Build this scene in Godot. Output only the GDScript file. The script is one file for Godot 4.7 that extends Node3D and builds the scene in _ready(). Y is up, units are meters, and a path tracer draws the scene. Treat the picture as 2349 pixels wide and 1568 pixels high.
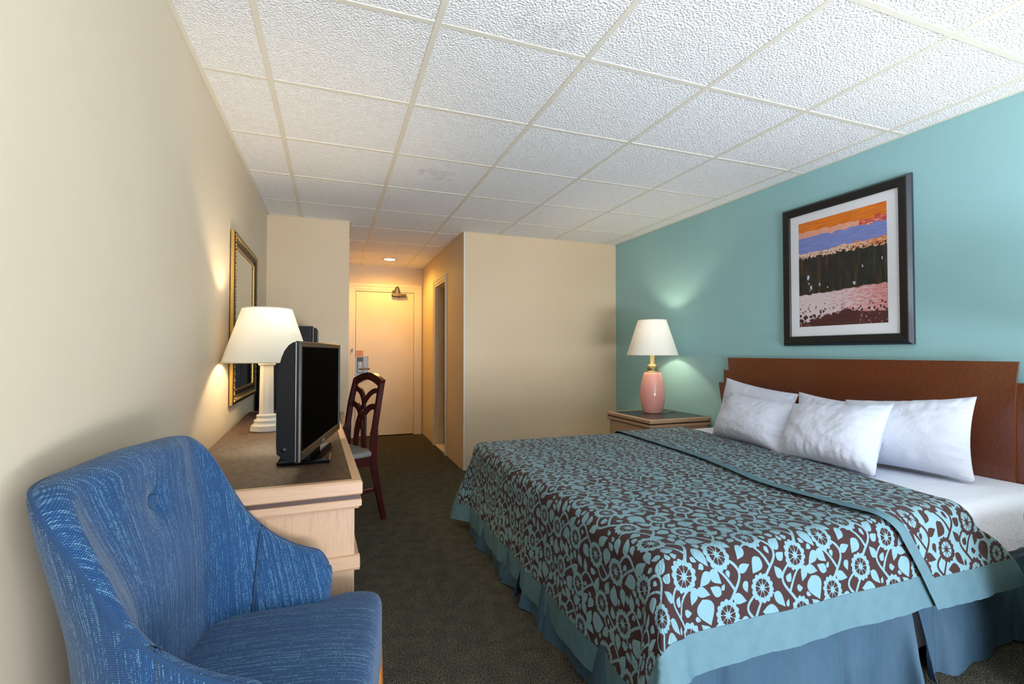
extends Node3D
# A hotel room: blue armchair, long dresser desk, king bed, entry corridor.
# y is up, metres. The camera stands at x = 0, z = 0 and looks towards -z, turned to the right.

const CEIL := 2.34
const XL := -0.535      # left wall
const XR := 2.935       # teal wall
const ZB := -4.61       # end wall of the room
const XH0 := 0.137      # corridor sides
const XH1 := 1.205
const ZD := -6.91       # entry door wall
const ZW := 1.6        # window wall behind the camera
const TILE := 0.61
const GX := -0.871      # ceiling grid origin
const GZ := -1.102

var M := {}
var taken := {}
var rng := RandomNumberGenerator.new()

# ------------------------------------------------------------------ mesh builder
class MB:
	var v := PackedVector3Array()
	var t := PackedVector2Array()
	var g := PackedInt32Array()
	var xf := Transform3D.IDENTITY
	var next_group := 1

	func sg() -> int:
		next_group += 1
		return next_group

	func tri(a: Vector3, b: Vector3, c: Vector3, group := -1, ua := Vector2.ZERO, ub := Vector2.ZERO, uc := Vector2.ZERO) -> void:
		v.append(xf * a); v.append(xf * b); v.append(xf * c)
		t.append(ua); t.append(ub); t.append(uc)
		g.append(group)

	func quad(a: Vector3, b: Vector3, c: Vector3, d: Vector3, group := -1, ua := Vector2.ZERO, ub := Vector2.ZERO, uc := Vector2.ZERO, ud := Vector2.ZERO) -> void:
		tri(a, b, c, group, ua, ub, uc)
		tri(a, c, d, group, ua, uc, ud)

	func close(from: int) -> void:
		# a closed shape: turn it so that its faces look outwards (clockwise)
		var vol := 0.0
		var o: Vector3 = v[from]
		for i in range(from, v.size(), 3):
			vol += (v[i] - o).dot((v[i + 1] - o).cross(v[i + 2] - o))
		if vol > 0.0:
			flip(from)

	func flip(from: int) -> void:
		for i in range(from, v.size(), 3):
			var a := v[i + 1]
			v[i + 1] = v[i + 2]
			v[i + 2] = a
			var b := t[i + 1]
			t[i + 1] = t[i + 2]
			t[i + 2] = b

	func box(lo: Vector3, hi: Vector3, b := 0.003) -> void:
		var from := v.size()
		var c := (lo + hi) / 2.0
		var h := (hi - lo) / 2.0
		b = minf(b, minf(h.x, minf(h.y, h.z)) * 0.9)
		var p := {}
		for sx in [-1, 1]:
			for sy in [-1, 1]:
				for sz in [-1, 1]:
					var s := Vector3(sx, sy, sz)
					for ax in 3:
						var q := h - Vector3(b, b, b)
						q[ax] = h[ax]
						p[[sx, sy, sz, ax]] = c + s * q
		for ax in 3:
			var i := (ax + 1) % 3
			var j := (ax + 2) % 3
			for s in [-1, 1]:
				var k := []
				for e in [[-1, -1], [1, -1], [1, 1], [-1, 1]]:
					var sign3 := [0, 0, 0]
					sign3[ax] = s; sign3[i] = e[0]; sign3[j] = e[1]
					k.append(p[[sign3[0], sign3[1], sign3[2], ax]])
				if s > 0:
					quad(k[0], k[1], k[2], k[3])
				else:
					quad(k[3], k[2], k[1], k[0])
		for ax in 3:        # edges that run along ax
			var i := (ax + 1) % 3
			var j := (ax + 2) % 3
			for si in [-1, 1]:
				for sj in [-1, 1]:
					var a := [0, 0, 0]
					a[ax] = -1; a[i] = si; a[j] = sj
					var d := [0, 0, 0]
					d[ax] = 1; d[i] = si; d[j] = sj
					var q := [p[[a[0], a[1], a[2], i]], p[[d[0], d[1], d[2], i]], p[[d[0], d[1], d[2], j]], p[[a[0], a[1], a[2], j]]]
					if si * sj > 0:
						quad(q[0], q[3], q[2], q[1])
					else:
						quad(q[0], q[1], q[2], q[3])
		for sx in [-1, 1]:
			for sy in [-1, 1]:
				for sz in [-1, 1]:
					var a: Vector3 = p[[sx, sy, sz, 0]]
					var d: Vector3 = p[[sx, sy, sz, 1]]
					var e: Vector3 = p[[sx, sy, sz, 2]]
					if sx * sy * sz > 0:
						tri(a, d, e)
					else:
						tri(a, e, d)
		close(from)

	func cbox(c: Vector3, s: Vector3, b := 0.003) -> void:
		box(c - s / 2.0, c + s / 2.0, b)

	func grid(nu: int, nv: int, f: Callable, uv: Callable, smooth := true, turn := false) -> void:
		var from := v.size()
		var pts := []
		var tex := []
		for i in nu + 1:
			for j in nv + 1:
				var a := float(i) / nu
				var b := float(j) / nv
				pts.append(f.call(a, b))
				tex.append(uv.call(a, b))
		var group := sg() if smooth else -1
		var w := nv + 1
		for i in nu:
			for j in nv:
				var k := i * w + j
				quad(pts[k], pts[k + 1], pts[k + w + 1], pts[k + w], group, tex[k], tex[k + 1], tex[k + w + 1], tex[k + w])
		if turn:
			flip(from)

	func lathe(prof: Array, segs: int, hard := [], flat := false) -> void:
		# prof: Vector2(radius, height) from the bottom to the top
		var from := v.size()
		var group := sg()
		var ring := []
		for p in prof:
			var r := []
			for k in segs:
				var a := TAU * (k + 0.5) / segs
				r.append(Vector3(cos(a) * p.x, p.y, sin(a) * p.x))
			ring.append(r)
		for i in prof.size() - 1:
			if i in hard:
				group = sg()
			for k in segs:
				var n := (k + 1) % segs
				quad(ring[i][k], ring[i][n], ring[i + 1][n], ring[i + 1][k], -1 if flat else group, Vector2(float(k) / segs, prof[i].y), Vector2(float(k + 1) / segs, prof[i].y), Vector2(float(k + 1) / segs, prof[i + 1].y), Vector2(float(k) / segs, prof[i + 1].y))
		for k in segs:
			var n := (k + 1) % segs
			var l: int = prof.size() - 1
			if prof[0].x > 0.0:
				tri(Vector3(0, prof[0].y, 0), ring[0][n], ring[0][k])
			if prof[l].x > 0.0:
				tri(Vector3(0, prof[l].y, 0), ring[l][k], ring[l][n])
		close(from)

	func tube(path: Array, radii: Array, segs := 8, flatten := 1.0) -> void:
		var from := v.size()
		var group := sg()
		var n := path.size()
		var rings := []
		var side := Vector3.ZERO
		for i in n:
			var d: Vector3 = (path[mini(i + 1, n - 1)] - path[maxi(i - 1, 0)]).normalized()
			if side == Vector3.ZERO:
				side = d.cross(Vector3.UP if absf(d.y) < 0.9 else Vector3.RIGHT).normalized()
			side = (side - d * side.dot(d)).normalized()
			var up := d.cross(side)
			var r: float = radii[i] if radii.size() > 1 else radii[0]
			var ring := []
			for k in segs:
				var a := TAU * k / segs
				ring.append(path[i] + side * (cos(a) * r) + up * (sin(a) * r * flatten))
			rings.append(ring)
		for i in n - 1:
			for k in segs:
				var m := (k + 1) % segs
				quad(rings[i][k], rings[i][m], rings[i + 1][m], rings[i + 1][k], group)
		for k in segs:
			var m := (k + 1) % segs
			tri(path[0], rings[0][m], rings[0][k])
			tri(path[n - 1], rings[n - 1][k], rings[n - 1][m])
		close(from)

	func prism(poly: PackedVector2Array, at: Callable, d0: float, d1: float) -> void:
		# a polygon given depth: at.call(Vector2, depth) places its points
		var from := v.size()
		var ix := Geometry2D.triangulate_polygon(poly)
		for i in range(0, ix.size(), 3):
			tri(at.call(poly[ix[i]], d0), at.call(poly[ix[i + 1]], d0), at.call(poly[ix[i + 2]], d0))
			tri(at.call(poly[ix[i + 2]], d1), at.call(poly[ix[i + 1]], d1), at.call(poly[ix[i]], d1))
		var cw := Geometry2D.is_polygon_clockwise(poly)
		var n := poly.size()
		for i in n:
			var a := poly[i]
			var b := poly[(i + 1) % n]
			# side walls must turn the same way as the caps
			var tri_cw := Geometry2D.is_polygon_clockwise(PackedVector2Array([poly[ix[0]], poly[ix[1]], poly[ix[2]]]))
			if cw == tri_cw:
				quad(at.call(b, d0), at.call(a, d0), at.call(a, d1), at.call(b, d1))
			else:
				quad(at.call(a, d0), at.call(b, d0), at.call(b, d1), at.call(a, d1))
		close(from)

	func ribbon(path: Array, wide: float, at: Callable, d0: float, d1: float) -> void:
		# a band along a plane curve, with depth
		var from := v.size()
		var l := []
		var r := []
		var n := path.size()
		for i in n:
			var d: Vector2 = (path[mini(i + 1, n - 1)] - path[maxi(i - 1, 0)]).normalized()
			var s := Vector2(-d.y, d.x) * wide / 2.0
			l.append(path[i] + s)
			r.append(path[i] - s)
		var gs := [sg(), sg(), sg(), sg()]
		for i in n - 1:
			quad(at.call(l[i], d0), at.call(l[i + 1], d0), at.call(r[i + 1], d0), at.call(r[i], d0), gs[0])
			quad(at.call(r[i], d1), at.call(r[i + 1], d1), at.call(l[i + 1], d1), at.call(l[i], d1), gs[1])
			quad(at.call(l[i], d1), at.call(l[i + 1], d1), at.call(l[i + 1], d0), at.call(l[i], d0), gs[2])
			quad(at.call(r[i], d0), at.call(r[i + 1], d0), at.call(r[i + 1], d1), at.call(r[i], d1), gs[3])
		quad(at.call(l[0], d0), at.call(r[0], d0), at.call(r[0], d1), at.call(l[0], d1))
		quad(at.call(r[n - 1], d0), at.call(l[n - 1], d0), at.call(l[n - 1], d1), at.call(r[n - 1], d1))
		close(from)

	func rail(prof: Array, a: Vector3, b: Vector3, inward: Vector3, out: Vector3, mitre_a := 1.0, mitre_b := 1.0) -> void:
		# one rail of a mitred frame; prof: Vector2(inward, out) from the outer to the inner edge
		var from := v.size()
		var al := (b - a).normalized()
		var p := []
		var q := []
		for k in prof:
			p.append(a + inward * k.x + out * k.y + al * k.x * mitre_a)
			q.append(b + inward * k.x + out * k.y - al * k.x * mitre_b)
		var n := prof.size()
		for i in n:
			var j := (i + 1) % n
			quad(p[i], p[j], q[j], q[i])
		var flat := PackedVector2Array(prof)
		var ix := Geometry2D.triangulate_polygon(flat)
		var cw := Geometry2D.is_polygon_clockwise(PackedVector2Array([flat[ix[0]], flat[ix[1]], flat[ix[2]]])) == Geometry2D.is_polygon_clockwise(flat) if ix.size() > 2 else true
		for i in range(0, ix.size(), 3):
			var x := [ix[i], ix[i + 1], ix[i + 2]]
			if not cw:
				x.reverse()
			tri(p[x[2]], p[x[1]], p[x[0]])
			tri(q[x[0]], q[x[1]], q[x[2]])
		close(from)

	func mesh() -> ArrayMesh:
		var st := SurfaceTool.new()
		st.begin(Mesh.PRIMITIVE_TRIANGLES)
		for i in g.size():
			st.set_smooth_group(g[i])
			for k in 3:
				st.set_uv(t[i * 3 + k])
				st.add_vertex(v[i * 3 + k])
		st.generate_normals()
		st.index()
		return st.commit()


# ------------------------------------------------------------------ objects
func numbered(called: String) -> String:
	var n: int = taken.get(called, 0)
	taken[called] = n + 1
	return called if n == 0 else "%s_%03d" % [called, n]

func tag(o: Node, label: String, category := "", group := "", kind := "") -> Node:
	o.set_meta("label", label)
	if category: o.set_meta("category", category)
	if group: o.set_meta("group", group)
	if kind: o.set_meta("kind", kind)
	return o

func thing(called: String, label: String, category: String, at := Vector3.ZERO, turn := 0.0, group := "", kind := "") -> Node3D:
	var o := Node3D.new()
	o.name = numbered(called)
	add_child(o)
	o.position = at
	o.rotation.y = turn
	tag(o, label, category, group, kind)
	return o

func part(parent: Node, called: String, mb: MB, m: Material, label := "") -> MeshInstance3D:
	return place(parent, called, mb.mesh(), m, label)

func place(parent: Node, called: String, mesh: Mesh, m: Material, label := "") -> MeshInstance3D:
	var o := MeshInstance3D.new()
	o.mesh = mesh
	o.material_override = m
	o.name = called
	parent.add_child(o, true)
	if label: o.set_meta("label", label)
	return o

func single(called: String, mb: MB, m: Material, label: String, category: String, kind := "", group := "") -> MeshInstance3D:
	var o := place(self, numbered(called), mb.mesh(), m)
	tag(o, label, category, group, kind)
	return o

func boxpart(parent: Node, called: String, lo: Vector3, hi: Vector3, m: Material, b := 0.003, label := "") -> MeshInstance3D:
	var mb := MB.new()
	mb.box(lo, hi, b)
	return part(parent, called, mb, m, label)

# ------------------------------------------------------------------ materials
func rgb(r: float, g: float, b: float) -> Color:
	return Color(r / 255.0, g / 255.0, b / 255.0)

func noise_tex(seed_n: int, freq: float, ramp: Array, size := 512, octaves := 4, kind := FastNoiseLite.TYPE_SIMPLEX, warp := 0.0) -> NoiseTexture2D:
	var n := FastNoiseLite.new()
	n.seed = seed_n
	n.noise_type = kind
	n.frequency = freq
	n.fractal_type = FastNoiseLite.FRACTAL_FBM if octaves > 1 else FastNoiseLite.FRACTAL_NONE
	n.fractal_octaves = octaves
	if warp > 0.0:
		n.domain_warp_enabled = true
		n.domain_warp_amplitude = warp
		n.domain_warp_frequency = freq
	var t := NoiseTexture2D.new()
	t.width = size
	t.height = size
	t.seamless = true
	t.noise = n
	if ramp.size() > 0:
		var gr := Gradient.new()
		var offs := PackedFloat32Array()
		var cols := PackedColorArray()
		for i in ramp.size():
			offs.append(float(i) / (ramp.size() - 1))
			cols.append(ramp[i])
		gr.offsets = offs
		gr.colors = cols
		t.color_ramp = gr
	return t

func mat(c: Color, rough := 0.6, spec := 0.5, metal := 0.0) -> StandardMaterial3D:
	var m := StandardMaterial3D.new()
	m.albedo_color = c
	m.roughness = rough
	m.metallic = metal
	m.metallic_specular = spec
	return m

func tri_mat(tex: Texture2D, scale: Vector3, rough := 0.6, spec := 0.5, world := false) -> StandardMaterial3D:
	var m := mat(Color.WHITE, rough, spec)
	m.albedo_texture = tex
	m.uv1_triplanar = true
	m.uv1_world_triplanar = world
	m.uv1_scale = scale
	m.uv1_triplanar_sharpness = 8.0
	return m

func relief(m: StandardMaterial3D, tex: Texture2D, cm: float) -> StandardMaterial3D:
	m.heightmap_enabled = true
	m.heightmap_texture = tex
	m.heightmap_scale = cm
	return m

func two_sided(m: StandardMaterial3D) -> StandardMaterial3D:
	m.cull_mode = BaseMaterial3D.CULL_DISABLED
	return m

# --- the coverlet's woven print: scalloped flowers, leaves and vines on plain ground
var print_leaves := []

func fill_poly(im: Image, p: PackedVector2Array, c: Color) -> void:
	# p in pixels; wraps round the tile
	var s := im.get_width()
	var y0 := 1e9
	var y1 := -1e9
	for q in p:
		y0 = minf(y0, q.y)
		y1 = maxf(y1, q.y)
	for y in range(int(ceil(y0)), int(floor(y1)) + 1):
		var xs := []
		var n := p.size()
		for i in n:
			var a := p[i]
			var b := p[(i + 1) % n]
			if (a.y <= y and b.y > y) or (b.y <= y and a.y > y):
				xs.append(a.x + (y - a.y) / (b.y - a.y) * (b.x - a.x))
		xs.sort()
		for k in range(0, xs.size() - 1, 2):
			var x0 := int(round(xs[k]))
			var w := int(round(xs[k + 1])) - x0
			if w <= 0:
				continue
			var yy := posmod(y, s)
			x0 = posmod(x0, s)
			var w1 := mini(w, s - x0)
			im.fill_rect(Rect2i(x0, yy, w1, 1), c)
			if w > w1:
				im.fill_rect(Rect2i(0, yy, w - w1, 1), c)

func leaf_poly(at: Vector2, dir: float, length: float, wide: float, bend: float) -> PackedVector2Array:
	var p := PackedVector2Array()
	var n := 10
	for side in [1, -1]:
		for i in n + 1:
			var u := float(i) / n if side == 1 else 1.0 - float(i) / n
			var w: float = wide * sin(PI * pow(u, 0.75)) * (1.0 - 0.25 * u) * 0.62 * side
			var q := Vector2(u * length, w + bend * length * u * u)
			p.append(at + q.rotated(dir))
	return p

func stroke_poly(pts: Array, w0: float, w1: float) -> PackedVector2Array:
	var l := PackedVector2Array()
	var r := PackedVector2Array()
	var n := pts.size()
	for i in n:
		var d: Vector2 = (pts[mini(i + 1, n - 1)] - pts[maxi(i - 1, 0)]).normalized()
		var w: float = lerpf(w0, w1, float(i) / (n - 1)) / 2.0
		l.append(pts[i] + Vector2(-d.y, d.x) * w)
		r.append(pts[i] - Vector2(-d.y, d.x) * w)
	r.reverse()
	l.append_array(r)
	return l

func print_shapes() -> Array:
	# polygons of the repeat in units of one tile: [polygon, 1 = thread colour, 0 = ground]
	var out := []
	var rg := RandomNumberGenerator.new()
	rg.seed = 77
	var occ := PackedByteArray()
	var on := 160
	occ.resize(on * on)
	var mark := func(p: PackedVector2Array, grow: float) -> void:
		var lo := p[0]
		var hi := p[0]
		for q in p:
			lo = lo.min(q)
			hi = hi.max(q)
		var grown := Geometry2D.offset_polygon(p, grow)
		for gp in grown:
			for y in range(int(floor((lo.y - grow) * on)), int(ceil((hi.y + grow) * on)) + 1):
				for x in range(int(floor((lo.x - grow) * on)), int(ceil((hi.x + grow) * on)) + 1):
					if Geometry2D.is_point_in_polygon(Vector2(x + 0.5, y + 0.5) / on, gp):
						occ[posmod(y, on) * on + posmod(x, on)] = 1
	var free := func(p: PackedVector2Array) -> bool:
		var lo := p[0]
		var hi := p[0]
		for q in p:
			lo = lo.min(q)
			hi = hi.max(q)
		for y in range(int(floor(lo.y * on)), int(ceil(hi.y * on)) + 1):
			for x in range(int(floor(lo.x * on)), int(ceil(hi.x * on)) + 1):
				if occ[posmod(y, on) * on + posmod(x, on)] == 1 and Geometry2D.is_point_in_polygon(Vector2(x + 0.5, y + 0.5) / on, p):
					return false
		return true
	var flowers := []
	for c in 3:
		for r in 3:
			flowers.append(Vector2((c + 0.5) / 3.0, (r + 0.25 + 0.5 * (c % 2) + 0.17 * c) / 3.0) + Vector2(rg.randf_range(-0.03, 0.03), rg.randf_range(-0.03, 0.03)))
	var R := 0.098
	for f in flowers:
		var ring := PackedVector2Array()
		for k in 24:
			ring.append(f + Vector2.from_angle(TAU * k / 24.0) * R)
		mark.call(ring, 0.007)
	# vines: from each flower down to the next of its column, swinging to one side, with a branch
	for i in flowers.size():
		var c := i / 3
		var a: Vector2 = flowers[i]
		var b: Vector2 = flowers[c * 3 + (i + 1) % 3]
		if b.y <= a.y:
			b.y += 1.0
		var swing := 0.13 * (1.0 if (i + c) % 2 == 0 else -1.0)
		var pts := []
		for k in 25:
			var u := k / 24.0
			pts.append(a.lerp(b, u) + Vector2(swing * sin(PI * u) + 0.3 * swing * sin(TAU * u), 0))
		var st := stroke_poly(pts, 0.017, 0.025)
		out.append([st, 1])
		mark.call(st, 0.006)
		# a branch that leaves the vine and swings the other way
		var p0: Vector2 = pts[15]
		var br := []
		for k in 13:
			var u := k / 12.0
			br.append(p0 + Vector2(-swing * 1.5 * u, -0.15 * sin(PI * 0.62 * u)))
		var bs := stroke_poly(br, 0.021, 0.012)
		out.append([bs, 1])
		mark.call(bs, 0.006)
		for e in [[pts[8], 1.0], [pts[17], -1.0], [br[6], 1.0], [br[12], 0.0]]:
			for s in [-1.0, 1.0]:
				var d: float = PI / 2 + s * rg.randf_range(0.7, 1.15) + (PI if e[1] > 0.0 else 0.0)
				var lf := leaf_poly(e[0], d, rg.randf_range(0.10, 0.13), rg.randf_range(0.055, 0.072), rg.randf_range(-0.25, 0.25))
				if free.call(Geometry2D.offset_polygon(leaf_poly(e[0] + Vector2(0.03, 0).rotated(d), d, 0.07, 0.045, 0.0), 0.0)[0]):
					out.append([lf, 1])
					mark.call(lf, 0.0045)
	for f in flowers:
		var disc := PackedVector2Array()
		var rot := rg.randf() * TAU
		for k in 140:
			var a := TAU * k / 140.0
			disc.append(f + Vector2(cos(a), sin(a)) * R * (0.89 + 0.13 * absf(sin(a * 7.0))))
		out.append([disc, 1])
		mark.call(disc, 0.006)
		for k in 9:
			var a := rot + TAU * k / 9.0
			var pet := PackedVector2Array()
			for q in [[0.17, 0.0], [0.36, 0.14], [0.50, 0.20], [0.60, 0.17], [0.57, 0.0], [0.60, -0.17], [0.50, -0.20], [0.36, -0.14]]:
				pet.append(f + (Vector2(q[0], q[1] * 0.78) * R * 1.06).rotated(a))
			out.append([pet, 0])
	# leaves that fill the gaps
	for size in [0.19, 0.17, 0.15, 0.135, 0.12, 0.105, 0.09, 0.075, 0.06, 0.05]:
		for k in 420:
			var at := Vector2(rg.randf(), rg.randf())
			var d := rg.randf() * TAU
			var lf := leaf_poly(at, d, size, size * rg.randf_range(0.55, 0.8), rg.randf_range(-0.3, 0.3))
			if free.call(lf):
				out.append([lf, 1])
				mark.call(lf, 0.0045)
	return out

func print_image(shapes: Array, size: int, ground: Color, thread: Color) -> Image:
	var im := Image.create(size, size, false, Image.FORMAT_RGB8)
	im.fill(ground)
	for s in shapes:
		var p := PackedVector2Array()
		for q in s[0]:
			p.append(q * size)
		fill_poly(im, p, thread if s[1] == 1 else ground)
	return im

func tweed_image(size: int) -> Image:
	# slubbed tweed: rows of stitches, pale and dark threads that come and go along the warp
	var im := Image.create(size, size, false, Image.FORMAT_RGB8)
	im.fill(rgb(28, 50, 82))
	var rg := RandomNumberGenerator.new()
	rg.seed = 5
	var n := FastNoiseLite.new()
	n.seed = 9
	n.frequency = 0.02
	var cols := size / 4
	var rows := size / 6
	var deep := rgb(33, 69, 108)
	var mid := rgb(48, 90, 132)
	var pale := rgb(112, 156, 178)
	for c in cols:
		var tone := rg.randf()
		for r in rows:
			var streak := 0.5 + 0.5 * n.get_noise_2d(c * 37.0, r * 2.6)
			var k := streak * 0.72 + tone * 0.38 + rg.randf_range(-0.14, 0.14)
			var col := deep.lerp(mid, clampf(k * 1.5, 0, 1))
			if k > 0.6:
				col = mid.lerp(pale, clampf((k - 0.6) * 4.5, 0.15, 0.9))
			im.fill_rect(Rect2i(c * 4, r * 6 + (c % 2) * 3, 3, 4), col)
	return im

func art_image(w: int, h: int) -> Image:
	# an abstract print of torn bands of colour
	var im := Image.create(w, h, false, Image.FORMAT_RGB8)
	var n := FastNoiseLite.new()
	n.seed = 3
	n.frequency = 0.012
	n.fractal_octaves = 5
	var fine := FastNoiseLite.new()
	fine.seed = 8
	fine.frequency = 0.05
	fine.fractal_octaves = 3
	var spots := FastNoiseLite.new()
	spots.seed = 21
	spots.noise_type = FastNoiseLite.TYPE_CELLULAR
	spots.frequency = 0.045
	for y in h:
		for x in w:
			var u := float(x) / w
			var v := float(y) / h
			var a := n.get_noise_2d(x, y)
			var b := fine.get_noise_2d(x * 0.5, y * 2.0)
			var e := v + a * 0.02 + b * 0.008
			var c: Color
			var st := fine.get_noise_2d(x * 0.15, y * 2.4)
			if e < 0.105 - 0.015 * (1.0 - u):
				c = rgb(228, 128, 26).lerp(rgb(206, 96, 20), clampf(0.3 + st, 0, 1))
			elif e < 0.15:
				c = rgb(224, 158, 138).lerp(rgb(196, 66, 52) if u > 0.72 else rgb(232, 170, 140), clampf(0.5 + 2.2 * b + (u - 0.6), 0, 1))
			elif e < 0.30 - 0.02 * u:
				c = rgb(132, 142, 205).lerp(rgb(112, 128, 190), clampf(0.5 + st, 0, 1))
			elif e < 0.345 + 0.03 * n.get_noise_2d(x * 3.0, 40.0):
				c = rgb(222, 190, 168).lerp(rgb(216, 122, 70), clampf((u - 0.55) * 2.0 + b * 2.0, 0, 1))
				if fine.get_noise_2d(x * 1.5, y * 1.5) > 0.28 and v > 0.31:
					c = rgb(30, 26, 26)
			elif e < 0.70 - 0.03 * u:
				var m := clampf(0.5 + 0.9 * n.get_noise_2d(x * 2.0, y * 0.7) + 0.4 * st, 0, 1)
				c = rgb(28, 27, 24).lerp(rgb(62, 50, 38).lerp(rgb(40, 54, 42), u), m * 0.75)
				c = c.lerp(rgb(96, 66, 38), clampf(n.get_noise_2d(x * 2.2, y * 0.25 + 500.0) * 1.6 - 0.25, 0, 0.6))
				for sp in [[0.12, 0.53, 0.018], [0.155, 0.63, 0.016], [0.14, 0.655, 0.008], [0.66, 0.64, 0.014], [0.60, 0.71, 0.013], [0.75, 0.50, 0.008], [0.26, 0.61, 0.009], [0.95, 0.46, 0.008], [0.90, 0.72, 0.02], [0.36, 0.645, 0.007], [0.13, 0.59, 0.006]]:
					if Vector2((u - sp[0]) * 1.2, (v - sp[1]) * 0.8).length() + 0.012 * fine.get_noise_2d(x * 2.0, y * 2.0) < sp[2]:
						c = rgb(186, 200, 226)
			elif e < 0.865 + 0.09 * absf(u - 0.55) * (1.0 if u > 0.5 else 2.2) + 0.03 * b:
				c = rgb(214, 196, 200).lerp(rgb(206, 128, 124), clampf((u - 0.45) * 1.6 + b, 0, 1))
				if spots.get_noise_2d(x, y) < -0.86 + 0.22 * (v - 0.74) / 0.15:
					c = rgb(58, 30, 30)
			else:
				c = rgb(84, 44, 42).lerp(rgb(66, 34, 34), clampf(0.5 + st, 0, 1))
				if fine.get_noise_2d(x * 1.3, y * 1.3 + 90.0) > 0.42 and (u < 0.14 or u > 0.7):
					c = rgb(206, 140, 132)
			im.set_pixel(x, y, c)
	return im

func notice_image() -> Image:
	# the small notice over the lock: four lines of print too small to read
	var im := Image.create(128, 90, false, Image.FORMAT_RGB8)
	im.fill(rgb(214, 160, 118))
	var rg := RandomNumberGenerator.new()
	rg.seed = 4
	var ink := rgb(140, 74, 48)
	im.fill_rect(Rect2i(0, 0, 128, 3), ink)
	im.fill_rect(Rect2i(0, 87, 128, 3), ink)
	im.fill_rect(Rect2i(0, 0, 3, 90), ink)
	im.fill_rect(Rect2i(125, 0, 3, 90), ink)
	for l in [[16, 22, 106], [36, 34, 96], [54, 14, 114], [72, 32, 90]]:
		var x: int = l[1]
		while x < l[2]:
			var w := rg.randi_range(2, 5)
			im.fill_rect(Rect2i(x, l[0] - 4, w, 9), ink)
			x += w + rg.randi_range(1, 4)
	return im

func stain_image(seed_n: int, at: Vector2) -> Image:
	# ceiling tile with an old water mark: faint, with a ragged outline
	var im := Image.create(128, 128, false, Image.FORMAT_RGB8)
	var n := FastNoiseLite.new()
	n.seed = seed_n
	n.frequency = 0.03
	n.fractal_octaves = 4
	for y in 128:
		for x in 128:
			var p := Vector2(x, y) / 128.0
			var d := p.distance_to(at) + 0.22 * n.get_noise_2d(x, y)
			var k := clampf((0.17 - d) / 0.035, 0, 1) * (0.55 + 0.9 * n.get_noise_2d(x * 3.0, y * 3.0))
			im.set_pixel(x, y, Color.WHITE.lerp(Color(0.93, 0.928, 0.925), clampf(k, 0, 0.8)))
	return im

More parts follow.
